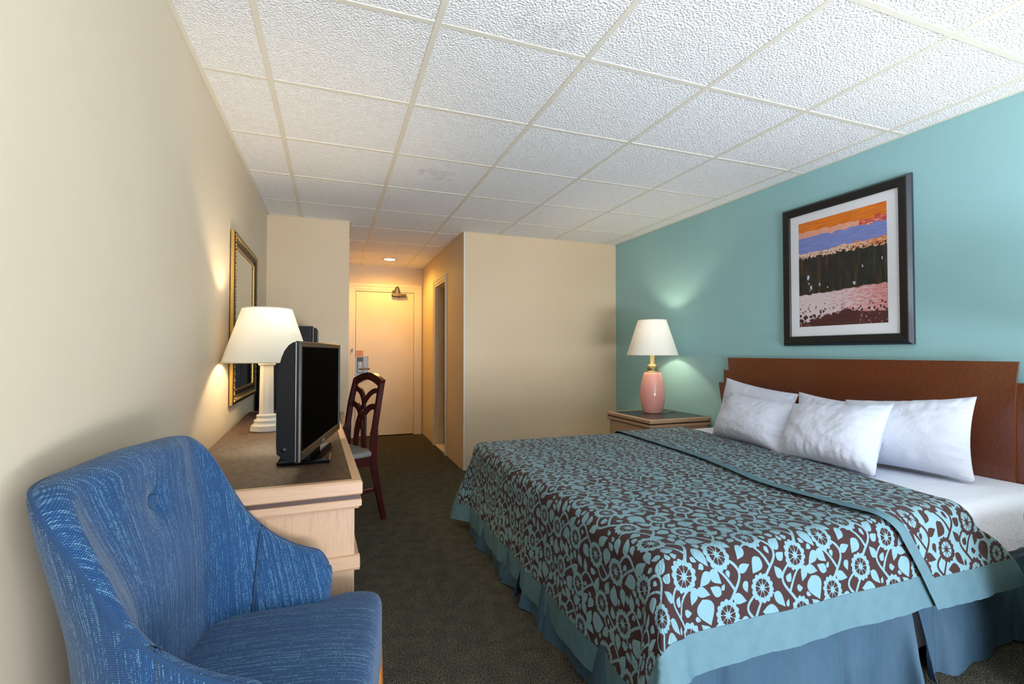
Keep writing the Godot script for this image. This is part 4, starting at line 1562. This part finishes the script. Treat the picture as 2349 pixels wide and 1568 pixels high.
	# apron under the seat and four tapered legs
	boxpart(a, "seat_frame", Vector3(0.03, 0.235, -0.25), Vector3(0.47, 0.275, 0.25), M.amber, 0.004)
	for s in [[0.468, 0.283, 0.02, 0.0], [0.468, -0.283, 0.02, 0.0], [0.055, 0.22, -0.07, 0.0], [0.055, -0.22, -0.07, 0.0]]:
		var lg := MB.new()
		var p := []
		var r0 := 0.030
		var r1 := 0.019
		for e in [[-1, -1], [1, -1], [1, 1], [-1, 1]]:
			p.append([Vector3(s[0] + e[0] * r0, 0.275, s[1] + e[1] * r0), Vector3(s[0] + s[2] + e[0] * r1, 0.0, s[1] + e[1] * r1)])
		var fr := lg.v.size()
		for i in 4:
			var j := (i + 1) % 4
			lg.quad(p[i][0], p[j][0], p[j][1], p[i][1])
		lg.quad(p[3][0], p[2][0], p[1][0], p[0][0])
		lg.quad(p[0][1], p[1][1], p[2][1], p[3][1])
		lg.close(fr)
		part(a, "leg", lg, M.amber, "tapered amber wood leg")

# ------------------------------------------------------------------ television
func build_television() -> void:
	var tv := thing("television", "small flat television with glossy dark bezel on a black stand", "television", Vector3(-0.04, 0.752, -2.0855), 1.384)
	var hw := 0.356
	var y0 := 0.040
	var y1 := 0.440
	# back shell: side profile (z, y), swept along the width
	var prof := PackedVector2Array()
	for p in [[-0.006, y0 + 0.002], [-0.03, y0 + 0.004], [-0.046, y0 + 0.016], [-0.064, y0 + 0.03], [-0.066, y0 + 0.06], [-0.066, y0 + 0.30], [-0.060, y0 + 0.305], [-0.058, y0 + 0.32], [-0.052, y0 + 0.345], [-0.043, y0 + 0.368], [-0.030, y0 + 0.386], [-0.016, y0 + 0.396], [-0.006, y0 + 0.398]]:
		prof.append(Vector2(p[0], p[1]))
	var sh := MB.new()
	sh.prism(prof, func(p: Vector2, t: float) -> Vector3: return Vector3(t, p.y, p.x), -hw + 0.003, hw - 0.003)
	var shell := part(tv, "back_shell", sh, M.shell_plastic)
	# round mark at the foot of the near side
	var kn := MB.new()
	kn.xf = Transform3D(Basis(Vector3(0, 0, 1), PI / 2), Vector3(-hw + 0.004, y0 + 0.045, -0.042))
	kn.lathe([Vector2(0.009, 0.0), Vector2(0.009, 0.004), Vector2(0.0, 0.005)], 16)
	part(shell, "side_button", kn, M.black_plastic)
	var out := Vector3(0, 0, 1)
	var cs := [Vector3(-hw, y0, 0), Vector3(-hw, y1, 0), Vector3(hw, y1, 0), Vector3(hw, y0, 0)]
	var inw := [Vector3(1, 0, 0), Vector3(0, -1, 0), Vector3(-1, 0, 0), Vector3(0, 1, 0)]
	for i in 4:
		var w := 0.021 if i != 3 else 0.030
		var mb := MB.new()
		var prf := [Vector2(0, -0.007), Vector2(0, 0.004), Vector2(0.003, 0.009), Vector2(w - 0.003, 0.009), Vector2(w, 0.004), Vector2(w, -0.007)]
		# mitres stay at the wider lower rail
		mb.rail(prf, cs[i], cs[(i + 1) % 4], inw[i], out, 1.0, 1.0)
		part(tv, "bezel", mb, M.bezel, "glossy dark brown bezel")
	var ed := MB.new()
	ed.box(Vector3(-hw - 0.001, y0 + 0.004, -0.0075), Vector3(-hw + 0.003, y1 - 0.004, -0.0045), 0.001)
	part(tv, "chrome_line", ed, M.silver)
	boxpart(tv, "screen", Vector3(-hw + 0.019, y0 + 0.026, -0.006), Vector3(hw - 0.019, y1 - 0.019, 0.0035), M.screen, 0.0005, "black switched-off screen")
	boxpart(tv, "badge", Vector3(-0.018, y0 + 0.010, 0.008), Vector3(0.018, y0 + 0.019, 0.0102), M.silver, 0.0005)
	# stand
	var sb := boxpart(tv, "stand_base", Vector3(-0.17, 0.0, -0.089), Vector3(0.17, 0.014, 0.089), M.black_gloss, 0.004)
	sb.position = Vector3(-0.0245, 0, -0.046)
	sb.rotation.y = 0.154
	boxpart(tv, "stand_neck", Vector3(-0.09, 0.012, -0.05), Vector3(0.09, 0.06, -0.022), M.black_gloss, 0.004)

# ------------------------------------------------------------------ lamps
func lamp_light(parent: Node3D, at: Vector3, energy: float, c: Color, size: float) -> void:
	var o := OmniLight3D.new()
	o.name = "lamp_light"
	o.light_energy = energy
	o.light_color = c
	o.light_size = size
	o.omni_range = 9.0
	o.omni_attenuation = 2.0
	o.shadow_enabled = true
	parent.add_child(o)
	o.position = at

func shade_part(parent: Node3D, y0: float, y1: float, r0: float, r1: float) -> void:
	var mb := MB.new()
	mb.grid(72, 10, func(u: float, v: float) -> Vector3:
		var a := u * TAU
		return Vector3(cos(a) * lerpf(r0, r1, v), lerpf(y0, y1, v), sin(a) * lerpf(r0, r1, v))
	, func(u, v): return Vector2(u, v), true)
	var s := part(parent, "lamp_shade", mb, M.shade, "lit ivory cone shade")
	for e in [[y0, r0], [y1, r1]]:
		var t := MB.new()
		var pts := []
		for i in 73:
			var a := TAU * i / 72.0
			pts.append(Vector3(cos(a) * e[1], e[0], sin(a) * e[1]))
		t.tube(pts, [0.0028], 6)
		part(s, "shade_edge", t, M.shade_edge)
	# spider that carries the shade
	var sp := MB.new()
	for k in 3:
		var a := TAU * k / 3.0 + 0.4
		sp.tube([Vector3(0, y1 - 0.02, 0), Vector3(cos(a) * r1, y1 - 0.004, sin(a) * r1)], [0.0015], 5)
	part(s, "shade_spider", sp, M.brass)

func bulb_part(parent: Node3D, y: float, energy: float, c: Color) -> void:
	var mb := MB.new()
	mb.xf = Transform3D(Basis.IDENTITY, Vector3(0, y, 0))
	mb.lathe([Vector2(0.012, -0.045), Vector2(0.016, -0.03), Vector2(0.028, -0.006), Vector2(0.030, 0.008), Vector2(0.024, 0.024), Vector2(0.012, 0.034), Vector2(0.0, 0.037)], 20)
	part(parent, "bulb", mb, M.bulb)
	lamp_light(parent, Vector3(0, y, 0), energy, c, 0.03)

func build_desk_lamp() -> void:
	var l := thing("desk_lamp", "white ceramic column table lamp lit on the brown desk top", "lamp", Vector3(-0.318, 0.752, -2.80))
	var b := MB.new()
	b.lathe([Vector2(0.0, 0.0), Vector2(0.076, 0.0), Vector2(0.078, 0.004), Vector2(0.074, 0.028)], 8, [], true)
	b.lathe([Vector2(0.072, 0.028), Vector2(0.066, 0.034), Vector2(0.060, 0.038), Vector2(0.058, 0.046), Vector2(0.060, 0.052), Vector2(0.056, 0.058), Vector2(0.048, 0.062), Vector2(0.045, 0.070), Vector2(0.048, 0.076), Vector2(0.046, 0.082), Vector2(0.037, 0.086)], 48)
	part(l, "base", b, M.white_glaze)
	var c := MB.new()
	c.lathe([Vector2(0.036, 0.084), Vector2(0.033, 0.335)], 8, [], true)
	part(l, "column", c, M.white_glaze)
	var cap := MB.new()
	cap.lathe([Vector2(0.034, 0.333), Vector2(0.041, 0.339), Vector2(0.043, 0.346), Vector2(0.041, 0.353), Vector2(0.036, 0.357), Vector2(0.0, 0.358)], 40)
	part(l, "capital", cap, M.white_glaze)
	var n := MB.new()
	n.lathe([Vector2(0.010, 0.356), Vector2(0.010, 0.41), Vector2(0.017, 0.412), Vector2(0.017, 0.455), Vector2(0.0, 0.456)], 16)
	part(l, "socket", n, M.brass)
	shade_part(l, 0.352, 0.628, 0.208, 0.118)
	bulb_part(l, 0.51, 0.30, rgb(255, 232, 196))

func build_bedside_lamps() -> void:
	build_bedside_lamp("pink ceramic vase lamp with ivory shade lit in the teal wall corner", Vector3(2.665, 0.622, -3.60), 0.0, 0.18)
	build_bedside_lamp("unseen pink ceramic vase lamp at the white sheet side, lighting the teal wall", Vector3(2.52, 0.622, -0.615), 1.0, 0.2)  # out of view, placed to brighten the teal wall beside the bed

func build_bedside_lamp(label: String, where: Vector3, turn: float, power: float) -> void:
	var l := thing("bedside_lamp", label, "lamp", where, turn, "pink lamps on the nightstands")
	var b := MB.new()
	var prof := [Vector2(0.0, 0.0), Vector2(0.074, 0.0), Vector2(0.080, 0.006)]
	for i in 21:
		var v := i / 20.0
		prof.append(Vector2(0.080 + 0.030 * pow(sin(PI * pow(v, 0.92)), 0.9) - 0.004 * v, 0.008 + v * 0.335))
	prof.append(Vector2(0.073, 0.352))
	prof.append(Vector2(0.06, 0.357))
	prof.append(Vector2(0.0, 0.357))
	b.lathe(prof, 56)
	part(l, "vase_base", b, M.pink_glaze, "glossy pink ceramic vase body")
	var n := MB.new()
	n.lathe([Vector2(0.067, 0.354), Vector2(0.067, 0.361), Vector2(0.051, 0.364), Vector2(0.050, 0.375), Vector2(0.046, 0.41), Vector2(0.034, 0.424), Vector2(0.019, 0.43), Vector2(0.019, 0.56), Vector2(0.0, 0.56)], 32, [3, 7])
	part(l, "neck", n, M.brass, "tarnished brass neck")
	shade_part(l, 0.508, 0.818, 0.222, 0.122)
	bulb_part(l, 0.71, power, rgb(255, 236, 206))
	var cd := MB.new()
	cd.tube([Vector3(0.05, 0.012, 0.07), Vector3(0.09, 0.006, 0.085), Vector3(0.14, 0.005, 0.05), Vector3(0.19, 0.005, 0.02), Vector3(0.225, 0.006, 0.005), Vector3(0.255, 0.004, -0.02)], [0.003], 6)
	part(l, "cord", cd, M.cord, "thin gold lamp cord")

# ------------------------------------------------------------------ mirror
func build_mirror() -> void:
	var z0 := -3.88
	var z1 := -3.03
	var y0 := 0.862
	var y1 := 1.835
	var c := Vector3(XL + 0.006, (y0 + y1) / 2, (z0 + z1) / 2)
	var m := thing("wall_mirror", "tall mirror in an ornate antique gold frame on the cream wall", "mirror", c)
	var hz := (z1 - z0) / 2
	var hy := (y1 - y0) / 2
	var out := Vector3(1, 0, 0)
	var cs := [Vector3(0, -hy, hz), Vector3(0, hy, hz), Vector3(0, hy, -hz), Vector3(0, -hy, -hz)]
	var inw := [Vector3(0, 0, -1), Vector3(0, -1, 0), Vector3(0, 0, 1), Vector3(0, 1, 0)]
	var side := [Vector2(0.0, 0.0), Vector2(0.0, 0.015), Vector2(0.006, 0.017), Vector2(0.008, 0.0)]
	var carved := [Vector2(0.007, 0.0), Vector2(0.007, 0.015), Vector2(0.014, 0.020), Vector2(0.030, 0.020), Vector2(0.040, 0.017), Vector2(0.046, 0.013), Vector2(0.046, 0.0)]
	var cove := [Vector2(0.045, 0.0), Vector2(0.045, 0.013), Vector2(0.054, 0.008), Vector2(0.070, 0.007), Vector2(0.070, 0.0)]
	var lip := [Vector2(0.069, 0.0), Vector2(0.069, 0.009), Vector2(0.074, 0.012), Vector2(0.082, 0.010), Vector2(0.084, 0.005), Vector2(0.084, 0.0)]
	for i in 4:
		var a := MB.new()
		a.rail(carved, cs[i], cs[(i + 1) % 4], inw[i], out)
		var r := part(m, "frame_rail", a, M.old_gold)
		for e in [["outer_edge", side, M.gilt], ["dark_cove", cove, M.bronze_dark], ["gilt_lip", lip, M.gilt]]:
			var mb := MB.new()
			mb.rail(e[1], cs[i], cs[(i + 1) % 4], inw[i], out)
			part(r, e[0], mb, e[2])
		# carved beads along the rail, too small to tell apart
		var al: Vector3 = (cs[(i + 1) % 4] - cs[i]).normalized()
		var run: float = cs[i].distance_to(cs[(i + 1) % 4])
		var bd := MB.new()
		var t := 0.02
		var k := 0
		while t < run - 0.02:
			var big := k % 4 == 0
			var p: Vector3 = cs[i] + al * t + inw[i] * (0.024 if big else 0.021 + 0.012 * (k % 2)) + out * 0.0195
			bd.xf = Transform3D(Basis.from_scale(Vector3.ONE * (0.0075 if big else 0.005)), p)
			bd.lathe([Vector2(0, -1), Vector2(0.75, -0.66), Vector2(1, 0), Vector2(0.75, 0.66), Vector2(0, 1)], 6)
			t += 0.0095
			k += 1
		t = 0.05
		while t < run - 0.05:
			bd.xf = Transform3D(Basis.from_scale(Vector3.ONE * 0.0034), cs[i] + al * t + inw[i] * 0.044 + out * 0.0145)
			bd.lathe([Vector2(0, -1), Vector2(0.9, -0.4), Vector2(0.9, 0.4), Vector2(0, 1)], 5)
			t += 0.0085
		var be := part(r, "carved_beading", bd, M.bead_gold)
		be.set_meta("kind", "stuff")
	boxpart(m, "mirror_glass", Vector3(0.001, -hy + 0.075, -hz + 0.075), Vector3(0.006, hy - 0.075, hz - 0.075), M.mirror, 0.0003, "silvered mirror glass")

# ------------------------------------------------------------------ dining chair
func build_dining_chair() -> void:
	# local +x: across the back (near -> far), local +z: backwards
	var near := Vector3(0.30, 0, -3.46)
	var far := Vector3(0.130, 0, -3.835)
	var s := (far - near).normalized()
	var c := (near + far) / 2
	var ch := thing("side_chair", "dark rosewood side chair with interlaced arched back and grey seat", "chair", c, atan2(-s.z, s.x))
	var hw := near.distance_to(far) / 2
	# rear posts: straight below, raked above; depth(h) is how far back the post stands
	var rear := func(h: float) -> float:
		return lerp_table([[0.0, 0.045], [0.22, 0.0], [0.45, -0.032], [0.55, -0.030], [0.75, -0.005], [0.95, 0.035], [1.02, 0.05]], h)
	var half := func(h: float) -> float:
		return lerp_table([[0.0, hw], [0.45, hw - 0.012], [0.75, hw - 0.006], [1.0, hw - 0.022]], h)
	for e in [-1.0, 1.0]:
		var mb := MB.new()
		var pts := []
		for i in 25:
			pts.append(Vector2(0, i / 24.0 * 0.955))
		var from := mb.v.size()
		var ring := []
		for p in pts:
			var x: float = e * half.call(p.y)
			var z: float = rear.call(p.y)
			var w := lerpf(0.013, 0.017, smoothstep(0.0, 0.45, p.y)) * (1.0 if p.y < 0.6 else 0.85)
			ring.append([Vector3(x - w, p.y, z - w * 1.25), Vector3(x + w, p.y, z - w * 1.25), Vector3(x + w, p.y, z + w * 1.25), Vector3(x - w, p.y, z + w * 1.25)])
		var gs := [mb.sg(), mb.sg(), mb.sg(), mb.sg()]
		for i in ring.size() - 1:
			for k in 4:
				var n := (k + 1) % 4
				mb.quad(ring[i][k], ring[i][n], ring[i + 1][n], ring[i + 1][k], gs[k])
		mb.quad(ring[0][3], ring[0][2], ring[0][1], ring[0][0])
		var l: int = ring.size() - 1
		mb.quad(ring[l][0], ring[l][1], ring[l][2], ring[l][3])
		mb.close(from)
		part(ch, "rear_post", mb, M.rosewood)
	# crest rail, arched
	var on_back := func(p: Vector2, d: float) -> Vector3: return Vector3(p.x, p.y, rear.call(p.y) + d)
	var crest := []
	for i in 21:
		var u := i / 20.0 * 2.0 - 1.0
		crest.append(Vector2(u * (hw - 0.004), 0.935 + 0.048 * cos(u * PI / 2)))
	var cm := MB.new()
	cm.ribbon(crest, 0.052, on_back, -0.014, 0.016)
	part(ch, "crest_rail", cm, M.rosewood)
	# interlaced arches
	for e in [-1.0, 1.0]:
		for k in [[0.885, 0.085, 0.034], [0.775, 0.055, 0.040]]:
			var pts := []
			var p0 := Vector2(-hw + 0.03, k[0])
			var p1 := Vector2(-0.02, k[0] + 0.02)
			var p2 := Vector2(k[1] - 0.005, k[0] - 0.16)
			var p3 := Vector2(k[1] - 0.01, 0.45)
			for i in 25:
				var t := i / 24.0
				var q := p0.bezier_interpolate(p1, p2, p3, t)
				pts.append(Vector2(q.x * e, q.y))
			var mb := MB.new()
			# each arch is broad at the post and slim lower down
			var top := pts.slice(0, 12)
			var low := pts.slice(11)
			mb.ribbon(top, k[2], on_back, -0.009, 0.009)
			mb.ribbon(low, 0.019, on_back, -0.008, 0.008)
			part(ch, "arch_slat", mb, M.rosewood)
	# seat rails, pad, front legs, stretchers
	var sf := -0.42
	boxpart(ch, "seat_rail", Vector3(-hw + 0.004, 0.385, -0.045), Vector3(hw - 0.004, 0.445, -0.02), M.rosewood, 0.003)
	boxpart(ch, "seat_rail", Vector3(-hw, 0.385, sf), Vector3(hw, 0.445, sf + 0.022), M.rosewood, 0.003)
	for e in [-1.0, 1.0]:
		boxpart(ch, "seat_rail", Vector3(e * (hw - 0.012) - 0.011, 0.385, sf + 0.022), Vector3(e * (hw - 0.012) + 0.011, 0.445, -0.045), M.rosewood, 0.003)
		boxpart(ch, "stretcher", Vector3(e * (hw - 0.012) - 0.008, 0.20, sf + 0.03), Vector3(e * (hw - 0.012) + 0.008, 0.225, 0.0), M.rosewood, 0.003)
		var lg := MB.new()
		lg.tube([Vector3(e * (hw - 0.014), 0.0, sf + 0.018), Vector3(e * (hw - 0.014), 0.2, sf + 0.018), Vector3(e * (hw - 0.014), 0.385, sf + 0.018)], [0.015, 0.019, 0.022], 8)
		part(ch, "front_leg", lg, M.rosewood)
	var pad := MB.new()
	var seat := func(u: float, v: float) -> Vector3:
		var th := u * TAU
		var ph := (v - 0.5) * PI
		var k := Vector3(signf(cos(th)) * pow(absf(cos(th)), 0.3), signf(sin(ph)) * pow(absf(sin(ph)), 0.5), signf(sin(th)) * pow(absf(sin(th)), 0.3))
		var cp := pow(absf(cos(ph)), 0.5)
		return Vector3(k.x * cp * (hw + 0.012), 0.462 + k.y * 0.026, sf / 2 - 0.012 + k.z * cp * 0.212)
	var fr := pad.v.size()
	pad.grid(48, 20, seat, func(u, v): return Vector2(u, v), true)
	pad.close(fr)
	part(ch, "seat_pad", pad, M.seat_grey, "grey upholstered seat pad")

# ------------------------------------------------------------------ refrigerator on its stand
func build_refrigerator() -> void:
	var st := thing("low_cabinet", "low maple cabinet with a dark top standing behind the desk end", "cabinet", Vector3(-0.215, 0, -4.225))
	edge_top(st, Vector2(-0.315, -0.375), Vector2(0.315, 0.375), 0.622, [0.030, 0.012, 0.026], M.dark_top, M.maple_z, M.maple_x)
	for z in [-0.357, 0.337]:
		boxpart(st, "side_panel", Vector3(-0.30, 0, z), Vector3(0.295, 0.554, z + 0.02), M.maple_x, 0.002)
	boxpart(st, "back_panel", Vector3(-0.30, 0.04, -0.337), Vector3(-0.288, 0.554, 0.337), M.maple_z, 0.001)
	for z in [-0.334, 0.003]:
		var dr := boxpart(st, "door", Vector3(0.277, 0.06, z), Vector3(0.297, 0.55, z + 0.331), M.maple_z, 0.003)
		pull(dr, Vector3(0.297, 0.45, z + (0.27 if z < 0.0 else 0.06)), Vector3(0, 0, 1), Vector3(1, 0, 0))
	var f := thing("refrigerator", "black compact refrigerator standing behind the desk lamp", "refrigerator", Vector3(-0.315, 0.622, -4.13))
	var hz := 0.22
	var h := 0.728
	var bd := MB.new()
	# cabinet with rounded upright edges
	var poly := PackedVector2Array()
	for q in [[0.176, hz, 0.016], [-0.19, hz, 0.03], [-0.19, -hz, 0.03], [0.176, -hz, 0.016]]:
		var r: float = q[2]
		var cx: float = q[0] - signf(q[0]) * r
		var cz: float = q[1] - signf(q[1]) * r
		var a0 := atan2(signf(q[1]), signf(q[0])) - PI / 4
		for k in 6:
			var a := a0 + PI / 2 * k / 5.0
			poly.append(Vector2(cx + cos(a) * r, cz + sin(a) * r))
	bd.prism(poly, func(p: Vector2, y: float) -> Vector3: return Vector3(p.x, y, p.y), 0.015, h)
	var body := part(f, "body", bd, M.shell_plastic)
	# raised panel line on the side
	var pn := []
	for p in [[-0.12, 0.10], [-0.12, h - 0.05], [0.08, h - 0.05], [0.108, h - 0.06], [0.122, h - 0.075], [0.128, h - 0.10], [0.128, 0.10]]:
		pn.append(Vector3(p[0], p[1], hz))
	var ln := MB.new()
	ln.tube(pn, [0.0022], 6)
	part(body, "panel_ridge", ln, M.black_plastic)
	boxpart(f, "gasket", Vector3(0.174, 0.02, -hz + 0.012), Vector3(0.184, h - 0.006, hz - 0.004), M.gasket, 0.001)
	var dr := boxpart(f, "door", Vector3(0.184, 0.015, -hz + 0.004), Vector3(0.205, h - 0.012, hz - 0.008), M.black_plastic, 0.008)
	boxpart(dr, "door_grip", Vector3(0.205, h - 0.22, hz - 0.035), Vector3(0.213, h - 0.06, hz - 0.02), M.steel, 0.003)
	for s in [[-0.15, -0.18], [0.12, -0.18], [-0.15, 0.18], [0.12, 0.18]]:
		var ft := MB.new()
		ft.xf = Transform3D(Basis.IDENTITY, Vector3(s[0], 0, s[1]))
		ft.lathe([Vector2(0.014, 0.0), Vector2(0.012, 0.016)], 12)
		part(f, "foot", ft, M.black_plastic)

func build_downlight() -> void:
	var l := thing("recessed_ceiling_light", "round recessed ceiling light glowing before the entry door", "ceiling light", Vector3(0.68, CEIL + 0.004, -6.34))
	var r := MB.new()
	r.lathe([Vector2(0.086, -0.002), Vector2(0.098, -0.004), Vector2(0.104, -0.001), Vector2(0.104, 0.002), Vector2(0.086, 0.002), Vector2(0.086, -0.002)], 48)
	part(l, "trim_ring", r, M.trim)
	var g := MB.new()
	g.lathe([Vector2(0.0, -0.0035), Vector2(0.06, -0.003), Vector2(0.085, -0.001), Vector2(0.085, 0.0015), Vector2(0.0, 0.0015)], 48)
	var m := mat(Color.WHITE)
	m.emission_enabled = true
	m.emission = rgb(255, 238, 200)
	m.emission_energy_multiplier = 3.5
	part(l, "lens", g, m, "glowing warm white lens")
	var s := SpotLight3D.new()
	s.name = "downlight_beam"
	s.light_energy = 1.2
	s.light_color = rgb(255, 196, 86)
	s.light_size = 0.06
	s.spot_range = 8.0
	s.spot_angle = 86.0
	s.spot_angle_attenuation = 0.6
	s.shadow_enabled = true
	l.add_child(s)
	s.position = Vector3(0, -0.02, 0)
	s.rotation = Vector3(-PI / 2, 0, 0)
